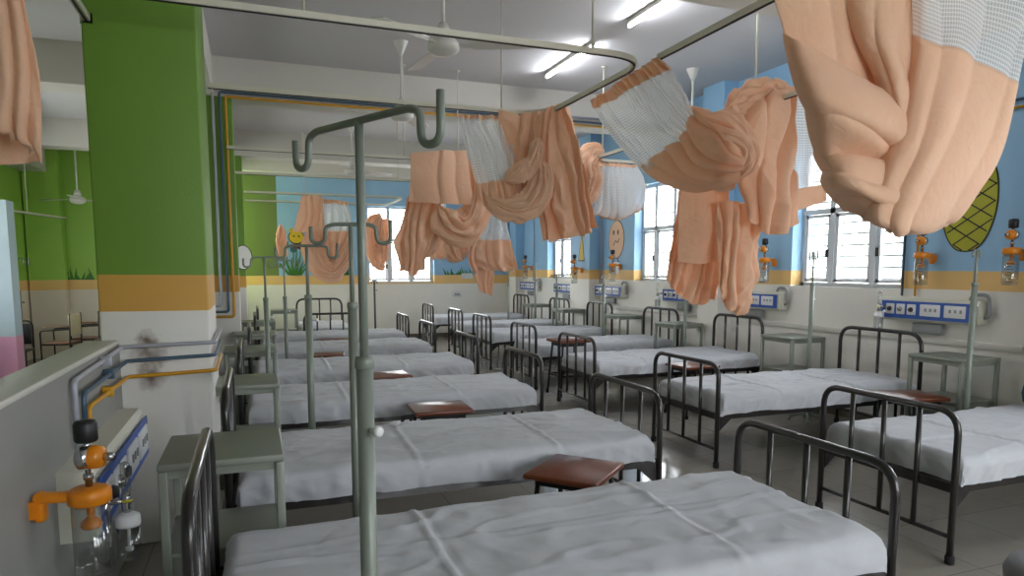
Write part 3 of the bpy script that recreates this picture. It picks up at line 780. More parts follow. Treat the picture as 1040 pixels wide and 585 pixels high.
# diagonal fold thrown across the left half, and the lower lobe under it
drape_sheet(c, [[(797, 32, 2.61), (810, 92, 2.60), (829, 156, 2.59)], [(814, 44, 2.52), (824, 100, 2.44), (841, 158, 2.48)], [(846, 62, 2.48), (852, 112, 2.36), (862, 162, 2.46)], [(886, 86, 2.44), (888, 126, 2.33), (892, 166, 2.44)], [(918, 98, 2.44), (915, 138, 2.36), (908, 170, 2.45)]],
            70, 60, 1.6, .02, .03, 14, crease=.45)
drape_sheet(c, [[(829, 150, 2.60), (838, 190, 2.58), (856, 214, 2.58)], [(842, 152, 2.50), (850, 188, 2.42), (866, 216, 2.50)], [(866, 152, 2.45), (872, 192, 2.33), (884, 224, 2.46)], [(898, 160, 2.42), (906, 204, 2.30), (912, 236, 2.44)], [(932, 168, 2.42), (946, 206, 2.31), (948, 236, 2.44)], [(966, 172, 2.44), (984, 194, 2.36), (980, 218, 2.46)]],
            60, 70, 2.2, .025, .03, 19, crease=.55)
drape_sheet(c, [[(842, -80, 2.58), (880, -80, 2.5), (930, -80, 2.52)], [(862, 20, 2.52), (894, 20, 2.42), (934, 30, 2.46)], [(884, 70, 2.48), (908, 74, 2.38), (932, 80, 2.42)], [(906, 120, 2.44), (917, 122, 2.37), (928, 126, 2.42)]], 50, 60, 2, .025, .02, 24, skew=.5)

# C2 - slung across the aisle
c = curtain(at_x(640, 84, 2.42), 'peach curtain with net top slung from the aisle rail and knotted over to the right')
A = lambda x, y, X=2.42: at_x(x, y, X)
drape_sheet(c, [[A(603, 101), A(634, 80), A(668, 58)], [A(609, 118, 2.44), A(648, 98, 2.44), A(684, 78, 2.44)], [A(632, 150, 2.5), A(668, 124, 2.5), A(697, 98, 2.5)],
                [A(656, 176, 2.58), A(690, 146, 2.56), A(706, 118, 2.56)]],
            150, 70, 12, .05, .03, 12, bands=[(.22, 'heading', PE), (1, 'net_panel', NET)])
drape_sheet(c, [[A(652, 168, 2.57), A(688, 142, 2.54), A(706, 110, 2.55)], [A(672, 188, 2.62), A(702, 164, 2.54), A(718, 122, 2.58)], [A(706, 195, 2.70), A(728, 172, 2.6), A(736, 140, 2.63)], [A(744, 190, 2.84), A(752, 174, 2.76), A(754, 152, 2.78)]],
            120, 100, 5, .05, .05, 15, crease=.55)
bundle(c, [(694, 106, 8, 4.42), (712, 122, 20, 4.32), (736, 128, 26, 4.22), (754, 142, 22, 4.18), (760, 162, 16, 4.2), (750, 182, 10, 4.3)], 6, .30, .5, 21, name='cloth_knot', squash=.6)
bundle(c, [(706, 136, 8, 4.34), (722, 144, 16, 4.22), (742, 142, 18, 4.14), (756, 154, 14, 4.14), (752, 172, 10, 4.2)], 5, .30, .5, 23, name='cloth_knot', squash=.6)
bundle(c, [(712, 158, 6, 4.3), (728, 158, 14, 4.2), (744, 160, 14, 4.14), (752, 172, 8, 4.18)], 4, .28, .4, 25, name='cloth_knot', squash=.6)

# C3 - over the window-row rail
c = curtain(at_y(780, 95, 4.55), 'peach curtain folded over the window-row rail with hems and a long tail')
drape_sheet(c, [[(742, 112, 4.5), (778, 97, 4.42), (808, 87, 4.4)], [(742, 150, 4.42), (778, 140, 4.32), (806, 130, 4.36)], [(750, 190, 4.42), (780, 188, 4.30), (805, 180, 4.36)],
                [(760, 222, 4.45), (784, 240, 4.36), (808, 226, 4.42)]], 100, 100, 3, .07, .09, 31, ragged=.03, skew=.8, crease=.7)
drape_sheet(c, [[(800, 88, 4.48), (836, 90, 4.44)], [(800, 140, 4.46), (836, 140, 4.42)], [(801, 188, 4.46), (838, 182, 4.42)], [(803, 216, 4.46), (840, 204, 4.42)]],
            50, 60, 3, .012, .02, 33, bands=[(.72, 'net_panel', NET), (1, 'cloth', PE)])
drape_sheet(c, [[(692, 165, 4.8), (716, 170, 4.74), (742, 160, 4.7)], [(689, 215, 4.78), (714, 215, 4.7), (740, 212, 4.68)], [(688, 266, 4.8), (712, 268, 4.72), (744, 262, 4.7)]], 60, 50, 2, .012, .015, 35)
drape_sheet(c, [[(690, 190, 4.95), (712, 200, 4.92), (738, 200, 4.9)], [(682, 245, 4.92), (706, 255, 4.88), (734, 250, 4.86)], [(675, 284, 4.92), (700, 308, 4.86), (726, 304, 4.86)]], 90, 60, 7, .04, .07, 37, ragged=.04)
drape_sheet(c, [[(728, 205, 4.62), (748, 205, 4.58), (772, 210, 4.58)], [(728, 250, 4.6), (748, 255, 4.52), (770, 245, 4.55)], [(731, 290, 4.6), (748, 300, 4.54), (767, 285, 4.56)], [(734, 308, 4.62), (750, 320, 4.58), (760, 308, 4.6)]], 60, 80, 4, .06, .07, 39, skew=.8, crease=1.0, ragged=.04)

bundle(c, [(736, 112, 14, 4.5), (760, 106, 30, 4.5), (785, 98, 26, 4.5), (806, 92, 12, 4.4)], 9, .3, .6, 27, name='cloth_knot', squash=.6)
# C4 - centre
c = curtain(at_y(520, 116, 5.6), 'peach curtain with net top looped over the far corner of the second bed rail, centre')
drape_sheet(c, [[(465, 117, 5.62), (491, 118, 5.6), (518, 120, 5.6)], [(467, 128, 5.58), (493, 129, 5.56), (520, 131, 5.56)], [(474, 152, 5.52), (502, 152, 5.5), (526, 158, 5.5)], [(484, 184, 5.45), (508, 180, 5.42), (532, 176, 5.42)],
                [(490, 206, 5.42), (516, 206, 5.36), (540, 192, 5.38)], [(512, 222, 5.5), (530, 226, 5.46), (546, 214, 5.46)]],
            110, 90, 7, .045, .035, 41, bands=[(.09, 'heading', PE), (.62, 'net_panel', NET), (1, 'cloth', PE)])
drape_sheet(c, [[(506, 112, 5.6), (528, 116, 5.52), (552, 114, 5.5)], [(512, 148, 5.55), (532, 150, 5.45), (550, 148, 5.45)], [(522, 182, 5.5), (536, 182, 5.42), (550, 182, 5.42)], [(524, 214, 5.5), (540, 222, 5.42), (552, 216, 5.42)]], 70, 80, 3, .06, .06, 43, skew=1.2, crease=.8)
bundle(c, [(494, 200, 8, 5.36), (512, 212, 18, 5.32), (536, 208, 22, 5.28), (548, 186, 22, 5.3), (546, 160, 14, 5.35)], 11, .3, 1.2, 45, squash=.6)
bundle(c, [(512, 184, 8, 5.35), (528, 176, 16, 5.3), (542, 164, 14, 5.3), (546, 140, 10, 5.34)], 8, .3, .8, 47, squash=.6)
drape_sheet(c, [[(546, 118, 5.42), (564, 106, 5.36), (578, 109, 5.3)], [(542, 160, 5.4), (566, 150, 5.28), (588, 150, 5.26)], [(543, 200, 5.38), (570, 205, 5.24), (596, 195, 5.22)], [(552, 246, 5.38), (576, 242, 5.26), (605, 234, 5.24)]],
            90, 90, 5, .05, .10, 49, ragged=.04)

# C5
c = curtain(at_y(450, 155, 8.2), 'peach curtain hung flat like a towel over a rail left of centre, ends bunched below')
drape_sheet(c, [[(417, 155, 8.25), (448, 153, 8.2), (474, 153, 8.2)], [(417, 180, 8.18), (448, 180, 8.12), (477, 180, 8.12)], [(415, 205, 8.2), (447, 207, 8.12), (481, 208, 8.12)]], 60, 50, 3, .03, .03, 51, crease=.2)
drape_sheet(c, [[(414, 200, 8.35), (431, 200, 8.3), (449, 205, 8.3)], [(408, 230, 8.32), (428, 232, 8.22), (447, 232, 8.25)], [(402, 248, 8.3), (424, 254, 8.2), (440, 244, 8.25)], [(411, 272, 8.3), (418, 280, 8.25), (426, 272, 8.28)]], 70, 70, 5, .06, .11, 53, ragged=.05)
bundle(c, [(444, 208, 10, 8.25), (452, 224, 26, 8.2), (470, 234, 26, 8.15), (484, 218, 22, 8.15), (486, 192, 18, 8.2), (476, 162, 12, 8.3)], 10, .3, 1.0, 55, squash=.8)
# C6
c = curtain(at_y(500, 205, 9.8), 'peach curtain with white net upper half hanging behind the centre curtain')
drape_sheet(c, [[(484, 190, 9.85), (512, 190, 9.8)], [(481, 225, 9.82), (515, 225, 9.76)], [(478, 240, 9.8), (518, 240, 9.75)], [(475, 262, 9.8), (524, 268, 9.7)], [(480, 276, 9.8), (525, 274, 9.72)]], 70, 80, 6, .05, .11, 61, bands=[(.54, 'net_panel', NET), (1, 'cloth', PE)], ragged=.06)
drape_sheet(c, [[(476, 240, 9.95), (500, 250, 9.9)], [(480, 268, 9.92), (502, 272, 9.85)], [(487, 296, 9.92), (500, 300, 9.88)]], 40, 40, 3, .03, .04, 63, ragged=.05)
bundle(c, [(484, 238, 6, 9.9), (470, 240, 20, 9.9), (462, 252, 22, 9.9), (470, 264, 16, 9.9)], 9, .3, .8, 65, squash=.7)
# C7
c = curtain(at_y(625, 165, 7.66), 'peach curtain with billowing white net at the far corner of the window-row rail')
drape_sheet(c, [[(610, 165, 7.66), (628, 166, 7.62), (646, 168, 7.6)], [(606, 185, 7.6), (630, 188, 7.5), (654, 182, 7.52)], [(604, 208, 7.58), (630, 212, 7.46), (655, 202, 7.5)], [(603, 217, 7.6), (628, 223, 7.5), (652, 212, 7.55)], [(612, 213, 7.75), (630, 216, 7.75), (648, 208, 7.75)]], 80, 70, 6, .03, .03, 71,
            bands=[(.06, 'heading', PE), (.68, 'net_panel', NET), (1, 'cloth', PE)])
bundle(c, [(614, 158, 8, 7.6), (603, 156, 18, 7.55), (595, 168, 22, 7.5), (599, 184, 20, 7.5), (597, 198, 14, 7.5), (590, 208, 8, 7.5)], 10, .3, 1.2, 73, squash=.8)
# C8
c = curtain(at_y(330, 202, 12.9), 'peach curtain looped in a deep sling left of the back window, behind the drip-stand hooks')
drape_sheet(c, [[(306, 199, 12.9), (318, 198, 12.85), (328, 200, 12.85)], [(302, 218, 12.85), (317, 218, 12.78), (329, 220, 12.8)], [(297, 236, 12.85), (315, 237, 12.75), (331, 242, 12.8)]], 50, 40, 4, .03, .05, 81, ragged=.06)
drape_sheet(c, [[(324, 202, 12.92), (340, 203, 12.9), (353, 205, 12.9)], [(326, 225, 12.85), (342, 226, 12.8), (357, 226, 12.85)], [(318, 250, 12.8), (338, 252, 12.72), (357, 250, 12.8)], [(320, 270, 12.8), (338, 280, 12.72), (352, 268, 12.8)]], 60, 60, 6, .04, .06, 83,
            bands=[(.08, 'heading', PE), (.45, 'net_panel', NET), (1, 'cloth', PE)])
bundle(c, [(314, 232, 10, 12.75), (318, 252, 16, 12.7), (326, 270, 18, 12.65), (338, 276, 16, 12.65), (350, 262, 14, 12.7), (353, 244, 8, 12.75)], 10, .3, 1.0, 85, squash=.8)
# C9, C10, C12
c = curtain(at_y(384, 218, 14.5), 'small peach curtain loop hanging in front of the back window, left half')
bundle(c, [(386, 217, 8, 14.5), (381, 230, 16, 14.45), (382, 250, 18, 14.4), (388, 266, 15, 14.4), (391, 268, 8, 14.4)], 10, .3, 1.2, 91, squash=.8)
drape_sheet(c, [[(383, 222, 14.4), (394, 222, 14.4)], [(381, 240, 14.35), (395, 240, 14.35)], [(383, 262, 14.35), (395, 258, 14.35)]], 30, 30, 3, .03, .04, 92)
c = curtain(at_y(448, 215, 12.9), 'peach and net curtain bunch just right of the back window')
drape_sheet(c, [[(440, 200, 12.9), (452, 202, 12.85)], [(438, 225, 12.85), (454, 226, 12.8)], [(434, 248, 12.85), (458, 250, 12.8)], [(438, 264, 12.85), (452, 262, 12.8)]], 40, 50, 4, .04, .06, 93, bands=[(.45, 'net_panel', NET), (1, 'cloth', PE)], ragged=.05)
bundle(c, [(428, 262, 6, 12.95), (434, 250, 14, 12.9), (441, 232, 12, 12.9), (446, 212, 8, 12.9)], 8, .3, .7, 94)
c = curtain(at_y(287, 230, 14.5), 'sliver of peach curtain at the green and blue paint edge of the back wall')
bundle(c, [(285, 228, 5, 14.5), (286, 244, 9, 14.48), (288, 258, 8, 14.48), (289, 262, 4, 14.48)], 8, .3, .5, 95)
# C11
c = curtain(at_y(10, -60, 2.9), 'dull peach curtain end at the top left edge')
drape_sheet(c, [[(-70, -90, 2.9), (-20, -90, 2.85), (12, -90, 2.85)], [(-70, 0, 2.88), (-20, 0, 2.8), (24, 0, 2.82)], [(-70, 80, 2.88), (-10, 80, 2.78), (40, 78, 2.82)], [(-70, 140, 2.88), (0, 130, 2.8), (42, 150, 2.84)], [(-70, 140, 2.9), (5, 132, 2.84), (44, 166, 2.86)]], 70, 70, 4, .025, .03, 101)
drape_sheet(c, [[(-70, 100, 2.97), (-10, 100, 2.96), (30, 100, 2.96)], [(-70, 165, 2.97), (0, 168, 2.94), (42, 163, 2.95)]], 40, 20, 2, .012, .02, 103)

# ------------------------------------------------------------------ ceiling fans, tube lights
def make_fan(loc, hub_z, label, rz, group='ceiling fans'):
    x, y = loc; root = thing('ceiling_fan', (x, y, hub_z), label, 'ceiling fan', group, rz)
    m = MB(); m.lathe([(.0, -.075), (.06, -.07), (.10, -.05), (.125, -.02), (.125, .02), (.10, .045), (.05, .06), (.03, .10), (.0, .10)], (0, 0, 0), 28); m.build('motor', M['white'], root)
    hd = CEIL-hub_z
    d = MB(); d.tube([(0, 0, .08), (0, 0, hd-.03)], .014, 10); d.build('down_rod', M['white'], root)
    c = MB(); c.lathe([(.02, hd-.15), (.03, hd-.12), (.075, hd-.02), (.08, hd-.005), (.0, hd-.005)], (0, 0, 0), 20); c.lathe([(.03, .17), (.045, .15), (.065, .08), (.0, .07)], (0, 0, 0), 20); c.build('canopy', M['white'], root)
    for k in range(3):
        a = k*2*PI/3; R = Matrix.Rotation(a, 3, 'Z')
        bl = MB()
        def pt(r, w, s, t): return R@Vector((r, w, .005+s*(-w*.20)+t))
        prof = [(.12, .028), (.2, .03), (.24, .06), (.42, .068), (.64, .072), (.72, .058)]
        vs = []
        for t in (-.003, .003):
            for r, w in prof: vs += [pt(r, -w, 1, t), pt(r, w, 1, t)]
        n = len(prof); fs = []
        for i in range(n-1):
            a0 = 2*i; fs += [(a0, a0+2, a0+3, a0+1), (2*n+a0+1, 2*n+a0+3, 2*n+a0+2, 2*n+a0), (a0, 2*n+a0, 2*n+a0+2, a0+2), (a0+1, a0+3, 2*n+a0+3, 2*n+a0+1)]
        fs += [(0, 1, 2*n+1, 2*n), (2*n-2, 4*n-2, 4*n-1, 2*n-1)]
        bl.add(vs, fs); bl.build('blade', M['white'], root)
    return root
make_fan((1.45, 5.35), 3.32, 'white ceiling fan at top centre, largest in view, one blade catching light', -.42)
make_fan((1.55, 7.45), 3.24, 'white ceiling fan behind the tip of the foreground stand hook', 1.0)
make_fan((1.62, 11.9), 3.22, 'white ceiling fan far back above the bunched curtain by the back window', .2)
make_fan((5.05, 7.2), 3.2, 'white ceiling fan with cone canopy above the window-row curtains', .5)
p = at_y(79, 203, 13.95); make_fan((p.x, 13.95), p.z, 'white ceiling fan in the side room beyond the parapet', .6)

M['tube_on'] = mat('tube_glow', '#ffffff', .4, var=0, emit=('#f4f8ff', 45))
M['tube_off'] = mat('tube_glass', '#d8dadc', .3)
def tube_light(x, y, ang, label, on=True, L=1.2):
    root = thing('tube_light', (x, y, CEIL), label, 'tube light', 'ceiling tube lights', ang)
    b = MB(); b.box((0, 0, -.022), (.05, L+.04, .044), bev=.006); b.build('batten', M['white'], root)
    t = MB(); t.tube([(0, -L/2, -.062), (0, L/2, -.062)], .014, 12); t.build('tube', M['tube_on'] if on else M['tube_off'], root)
    for s in (-1, 1):
        e = MB(); e.box((0, s*(L/2+.008), -.05), (.03, .02, .05), bev=.004); e.build('lamp_holder', M['white'], root)
tube_light(3.46, 7.35, 0, 'lit white tube light on the ceiling behind the curtain-rail corner')
tube_light(3.5, 5.45, 0, 'lit white tube light on the ceiling at the top edge, right of centre')
tube_light(-2.72, 11.4, .15, 'unlit tube light on the ceiling of the side room', on=False)

# ------------------------------------------------------------------ gas pipes
def pipe(pts, r, m, label, rad=.03, clips=()):
    o = MB(); o.tube(fillet(pts, rad, 4), r, 10)
    for c in clips: o.box(c, (.05, .03, .05), bev=.006)
    ob = o.build('gas_pipe', m); return tag(ob, label, 'pipe', 'medical gas pipes')
cf = 4.345   # front face of the near column
G, Bp, Yp = M['pipe_grey'], M['pipe_blue'], M['pipe_yellow']
pipe([(-.70, 3.20, .86), (-.70, 3.20, 1.145), (-.70, cf-.03, 1.165), (-.225, cf-.03, 1.175), (-.225, cf+.72, 1.185)], .0115, G, 'pale grey gas pipe along the parapet and round the near column, topmost of three', clips=[(-.69, 3.8, 1.15)])
pipe([(-.69, 3.30, .86), (-.69, 3.30, 1.075), (-.68, cf-.03, 1.085), (-.225, cf-.03, 1.10), (-.225, cf+.70, 1.11)], .011, Bp, 'dark blue gas pipe along the parapet and round the near column, middle of three', clips=[(-.69, 3.85, 1.08)])
pipe([(-.69, 3.38, .86), (-.69, 3.38, 1.0), (-.68, cf-.03, .995), (-.225, cf-.03, 1.01), (-.225, cf+.66, 1.02)], .011, Yp, 'yellow gas pipe along the parapet and round the near column, lowest of three', clips=[(-.69, 3.8, 1.0)])
c2 = 8.685
pipe([(-.62, c2-.02, 1.17), (-.36, c2-.02, 1.17), (-.36, c2-.02, 3.64), (XW-.02, c2-.04, 3.66)], .016, G, 'grey gas pipe down the second column and along the ceiling beam')
pipe([(-.62, c2-.03, 1.10), (-.285, c2-.03, 1.10), (-.285, c2-.03, 3.60), (XW-.02, c2-.04, 3.60)], .015, Bp, 'dark blue gas pipe down the second column and along the ceiling beam')
pipe([(-.62, c2-.03, 1.04), (-.225, c2-.03, 1.04), (-.225, c2-.03, 3.55), (XW-.02, c2-.04, 3.55)], .015, Yp, 'yellow gas pipe down the second column and along the beam underside')
pipe([(XW-.03, 4.90, 1.34), (XW-.03, 4.90, 2.98), (XW-.03, 3.62, 2.98)], .011, Bp, 'dark blue gas pipe on the blue wall, left of the pineapple painting')
pipe([(XW-.03, 4.76, 1.34), (XW-.03, 4.76, 2.92), (XW-.03, 3.62, 2.92)], .011, Yp, 'yellow gas pipe on the blue wall, left of the pineapple painting')
pipe([(XW-.03, 11.05, 1.25), (XW-.03, 11.05, 3.4)], .011, G, 'grey gas pipe on the wall between the egg painting and the pilaster')
pipe([(XW-.03, 11.14, 1.25), (XW-.03, 11.14, 3.4)], .011, G, 'grey gas pipe on the wall tight against the pilaster with the yellow cone')
pipe([(XW-.03, 14.3, 1.25), (XW-.03, 14.3, 3.4)], .012, G, 'grey gas pipe on the blue wall near the far corner')

# ------------------------------------------------------------------ bed-head consoles (local: wall at x=0, room towards -x, length along y)
def make_console():
    root = thing('bedhead_console', (0, 0, 0), None, None); L = .96; h = .22
    b = MB(); poly = [(0, -h/2), (-.10, -h/2), (-.12, -h/2+.02), (-.105, h/2-.02), (-.09, h/2), (0, h/2)]
    b.prism(poly, (0, L/2, 0), (1, 0, 0), (0, 0, 1), L); body = b.build('housing', M['console'], root)
    p = MB(); p.box((-.121, 0, -.005), (.008, L-.04, h-.055)); p.build('blue_panel', M['blue_panel'], root)
    for k in range(3):
        g = MB(); y = L/2-.12-k*.115; g.box((-.128, y, .0), (.012, .09, .10), bev=.006); go = g.build('gas_outlet', M['outlet'], root)
        q = MB(); q.lathe([(.0, -.02), (.018, -.018), (.024, 0), (.024, .01)], (-.135, y, 0), 14, 'X'); q.build('socket', M['outlet_hole'] if k != 1 else M['chrome'], go)
    for k in range(2):
        s = MB(); y = -.06-k*.24; s.box((-.128, y, .0), (.012, .20, .11), bev=.005); so = s.build('switch_plate', M['outlet'], root)
        for j in range(3):
            t = MB(); t.box((-.136, y-.06+j*.05, .005), (.006, .018, .03)); t.build('switch', M['grey_plastic'], so)
    e = MB(); e.box((-.055, -L/2-.018, 0), (.10, .036, h-.01), bev=.012); e.build('end_cap', M['console'], root)
    e = MB(); e.tube(fillet([(-.05, -L/2+.10, h/2), (-.05, -L/2+.08, h/2+.05), (-.05, -L/2-.06, h/2+.05), (-.05, -L/2-.075, -.02), (-.05, -L/2-.03, -.04)], .05, 5), .016, 10); e.build('hose_arm', M['grey_plastic'], root)
    d = MB(); d.box((-.035, .02, -h/2-.065), (.05, .30, .10), bev=.008); d.build('lower_box', M['grey_plastic'], root)
    return root
con = make_console(); first = True
cons = [(4.58, 'nearest on the window wall, two white switch plates clear to read'), (6.96, 'second on the window wall, partly behind a hanging curtain tail'), (8.48, 'third on the window wall, next to a pilaster'),
        (10.68, 'fourth on the window wall, under the egg painting'), (12.52, 'fifth on the window wall, before the farthest window'), (14.45, 'last on the window wall, near the back corner')]
for y, t in cons:
    xw = XW
    put(con, (xw, y, 1.215 if y < 13 else 1.22), 0, 'blue-panelled bed-head console, '+t, 'console', 'bed-head consoles')
lc = copy_tree(con); lc.location = (PX_IN, 3.56, .70); lc.rotation_euler = (0, 0, PI); lc.scale = (1.15, 1.32, 1.25)
for chd in list(lc.children):
    if chd.name.startswith(('end_cap', 'hose_arm')): bpy.data.objects.remove(chd)
tag(lc, 'cream bed-head console with blue panel on the parapet wall, beside the big suction jar', 'console', 'bed-head consoles')

# ------------------------------------------------------------------ suction jars and flowmeters (local: room towards -x)
def make_suction():
    root = thing('suction_jar', (0, 0, 0), None, None)
    k = MB(); k.lathe([(.0, .305), (.03, .30), (.036, .29), (.036, .235), (.03, .228), (.012, .225)][::-1], (0, 0, 0), 24); k.build('black_knob', M['black'], root)
    g = MB(); g.lathe([(.0, -.055), (.034, -.05), (.040, -.03), (.040, .0), (.03, .012), (.0, .012)], (0, 0, .175), 22, 'X'); go = g.build('gauge', M['orange'], root)
    r = MB(); r.lathe([(.041, -.012), (.041, .022), (.03, .03), (.0, .03)], (0, 0, .175), 22, 'X'); r.build('gauge_ring', M['chrome'], go)
    n = MB(); n.tube([(-.05, 0, .175), (-.085, 0, .175)], .014, 12); n.tube([(0, 0, .20), (0, 0, .23)], .010, 10); n.build('connector', M['chrome'], root)
    s = MB(); s.lathe([(.011, .075), (.011, .10), (.016, .10), (.016, .118), (.009, .118), (.009, .14)], (0, 0, 0), 14); s.build('stem', M['chrome'], root)
    l = MB(); l.lathe([(.0, .075), (.05, .072), (.062, .066), (.066, .055), (.066, .022), (.060, .018), (.0, .018)][::-1], (0, 0, 0), 30); lo = l.build('jar_lid', M['orange'], root)
    a = MB(); a.box((.10, .01, .045), (.13, .05, .032), bev=.01); a.box((.148, .01, .015), (.03, .045, .10), bev=.01); a.box((.162, .01, .01), (.02, .06, .06)); a.build('bracket', M['orange'], lo)
    fl = MB(); fl.tube([(0, 0, .02), (0, 0, -.025)], .012, 10); fl.lathe([(.0, -.07), (.030, -.068), (.034, -.06), (.03, -.045), (.012, -.03), (.0, -.025)], (0, 0, 0), 20); fl.build('float', M['orange'], root)
    j = MB(); j.lathe([(.058, .02), (.057, -.215), (.052, -.23), (.0, -.235)], (0, 0, 0), 30); jo = j.build('jar', M['jar'], root)
    mk = MB()
    for i in range(8):
        z = -.205+i*.025; w = .5 if i % 2 else .9
        vs = []; nn = 6
        for q in range(nn+1):
            t = PI*1.15-w/2+w*q/nn
            for dz in (-.0012, .0012): vs.append((.0592*math.cos(t), .0592*math.sin(t), z+dz))
        mk.add(vs, [(2*q, 2*q+2, 2*q+3, 2*q+1) for q in range(nn)])
    mk.build('scale_marks', M['black'], jo)
    return root
suc = make_suction(); first = True
sl = put(suc, (-.545, 2.60, .795), PI-.2, 'large orange-lidded suction jar with black knob mounted on the parapet, foreground', 'suction jar', 'wall suction jars')
for (y, z, t) in ((4.60, 1.68, 'small orange suction jar on the wall below the pineapple painting, right of the window'), (3.80, 1.70, 'small orange suction jar cut by the right edge'),
                  (6.68, 1.66, 'small orange suction jar seen just left of the nearest wide window'), (10.42, 1.62, 'small orange suction jar under the egg painting'),
                  (11.46, 1.56, 'small orange suction jar under the yellow cone painting'), (14.45, 1.60, 'small orange suction jar near the back corner')):
    put(suc, ((XW if abs(y-11.46) > .1 else XW-.22)-.172, y, z), 0, t, 'suction jar', 'wall suction jars')
def make_flow():
    root = thing('oxygen_flowmeter', (0, 0, 0), None, None)
    t = MB(); t.lathe([(.016, .02), (.018, .03), (.018, .135), (.014, .145), (.0, .147)], (0, 0, 0), 18); t.build('flow_tube', M['jar'], root)
    v = MB(); v.lathe([(.012, -.06), (.018, -.05), (.020, -.03), (.020, .005), (.016, .022)], (0, 0, 0), 18); v.tube([(0, 0, -.01), (.075, 0, -.01)], .012, 10); v.tube([(0, 0, -.005), (.0, -.045, -.005)], .013, 10); v.build('valve', M['chrome'], root)
    b = MB(); b.lathe([(.0205, -.012), (.0205, -.002)], (0, 0, 0), 18); b.build('yellow_band', mat('yellow_band', '#d8c820', .4), root)
    c = MB(); c.lathe([(.018, -.055), (.03, -.062), (.044, -.07), (.046, -.10), (.044, -.11)], (0, 0, 0), 22); c.tube([(0, -.03, -.075), (0, -.07, -.045)], .012, 10); c.build('bottle_cap', M['cap_white'], root)
    j = MB(); j.lathe([(.042, -.11), (.042, -.235), (.036, -.245), (.0, -.248)], (0, 0, 0), 24); jo = j.build('bottle', M['jar'], root)
    d = MB(); d.tube([(0, 0, -.11), (0, 0, -.20)], .006, 8); d.lathe([(.0, -.215), (.014, -.212), (.016, -.2), (.0, -.195)], (0, 0, 0), 12); d.build('dip_tube', M['cap_white'], jo)
    return root
fm = make_flow(); first = True
put(fm, (-.50, 2.98, .70), PI, 'clear oxygen flowmeter with white-capped bottle on the parapet console', 'flowmeter', 'oxygen flowmeters')
put(fm, (XW-.215, 4.99, 1.24), 0, 'oxygen flowmeter at the left end of the nearest window-wall console', 'flowmeter', 'oxygen flowmeters')
put(fm, (XW-.215, 8.93, 1.24), 0, 'oxygen flowmeter on the console past the first pilaster', 'flowmeter', 'oxygen flowmeters')

# ------------------------------------------------------------------ wall paintings
PM = {k: mat('mural_'+k, v, .55, var=.05) for k, v in dict(lime='#a8a81e', black='#1a1a18', white='#e6e6e2', leaf='#3f7a2c', skin='#dcb08c', yellow='#d8b62c', red='#a83a34', navy='#3a4560', plum='#6a3a52', teal='#3f6670', eye='#7fb6d8').items()}
def flat(name, poly, plane, m, root, lift=.004):
    """poly in (along-wall, z) metres; plane ('x', X) faces -x, ('y', Y) faces -y"""
    b = MB()
    if plane[0] == 'x': b.prism([(a, z) for a, z in poly], (plane[1]-lift, 0, 0), (0, 1, 0), (0, 0, 1), -.002)
    else: b.prism([(a, z) for a, z in poly], (0, plane[1]-lift, 0), (1, 0, 0), (0, 0, 1), .002)
    return b.build(name, m, root, world=True)
def oval(cx, cz, rx, rz, n=28, p=1.0):
    return [(cx+rx*math.copysign(abs(math.cos(2*PI*i/n))**p, math.cos(2*PI*i/n)), cz+rz*math.copysign(abs(math.sin(2*PI*i/n))**p, math.sin(2*PI*i/n))) for i in range(n)]
def stroke(pts, w):
    P = [Vector((a, b)) for a, b in pts]; L = []; R = []
    for i in range(len(P)):
        t = (P[min(i+1, len(P)-1)]-P[max(i-1, 0)]).normalized(); n = Vector((-t.y, t.x))*w/2; L.append(P[i]+n); R.append(P[i]-n)
    return [tuple(v) for v in L]+[tuple(v) for v in reversed(R)]
X = ('x', XW)
# pineapple
r = thing('pineapple_painting', (XW-.01, 4.31, 1.8), 'painted yellow-green pineapple with black criss-cross lines on the blue wall', 'wall painting', 'wall paintings')
cy, cz = 4.31, 2.18
def pine(s=0.0):
    out = []
    for i in range(40):
        a = 2*PI*i/40; z = math.sin(a); w = .25-.055*(-z if z < 0 else 0)
        out.append((cy+(w+s)*math.copysign(abs(math.cos(a))**.75, math.cos(a)), cz+(.42+s)*math.copysign(abs(z)**.8, z)))
    return out
flat('outline', pine(.012), X, PM['black'], r, .003); flat('fruit_body', pine(), X, PM['lime'], r, .005)
b = MB()
def inside(y, z):
    dz = (z-cz)/.42
    if abs(dz) >= 1: return False
    a = (1-abs(dz)**2.4)**.42; w = .25-.055*max(0, -dz); return abs(y-cy) < w*a
for sg in (-1, 1):
    for k in range(-8, 9):
        pts = [(cy+t, cz+sg*t*.62+k*.145) for t in [i*.01-.3 for i in range(61)]]
        pts = [q for q in pts if inside(*q)]
        if len(pts) > 3: b.prism(stroke([pts[0], pts[len(pts)//2], pts[-1]], .011), (XW-.007, 0, 0), (0, 1, 0), (0, 0, 1), -.002)
b.build('cross_lines', PM['black'], r, world=True)
flat('eye', oval(cy+.03, 2.41, .035, .06), X, PM['black'], r, .009); flat('eye_white', oval(cy+.03, 2.41, .027, .05), X, PM['eye'], r, .011)
flat('mouth', stroke([(cy+.12, 2.22), (cy+.085, 2.285), (cy+.02, 2.31), (cy-.02, 2.315)], .014), X, PM['black'], r, .010)
lf = MB()
for a in (-.16, -.08, 0, .08, .16): lf.prism([(cy+a*.6-.04, 2.57), (cy+a*.6+.04, 2.57), (cy+a*1.5, 2.88-abs(a))], (XW-.004, 0, 0), (0, 1, 0), (0, 0, 1), -.002)
lf.build('leaf_crown', PM['leaf'], r, world=True)
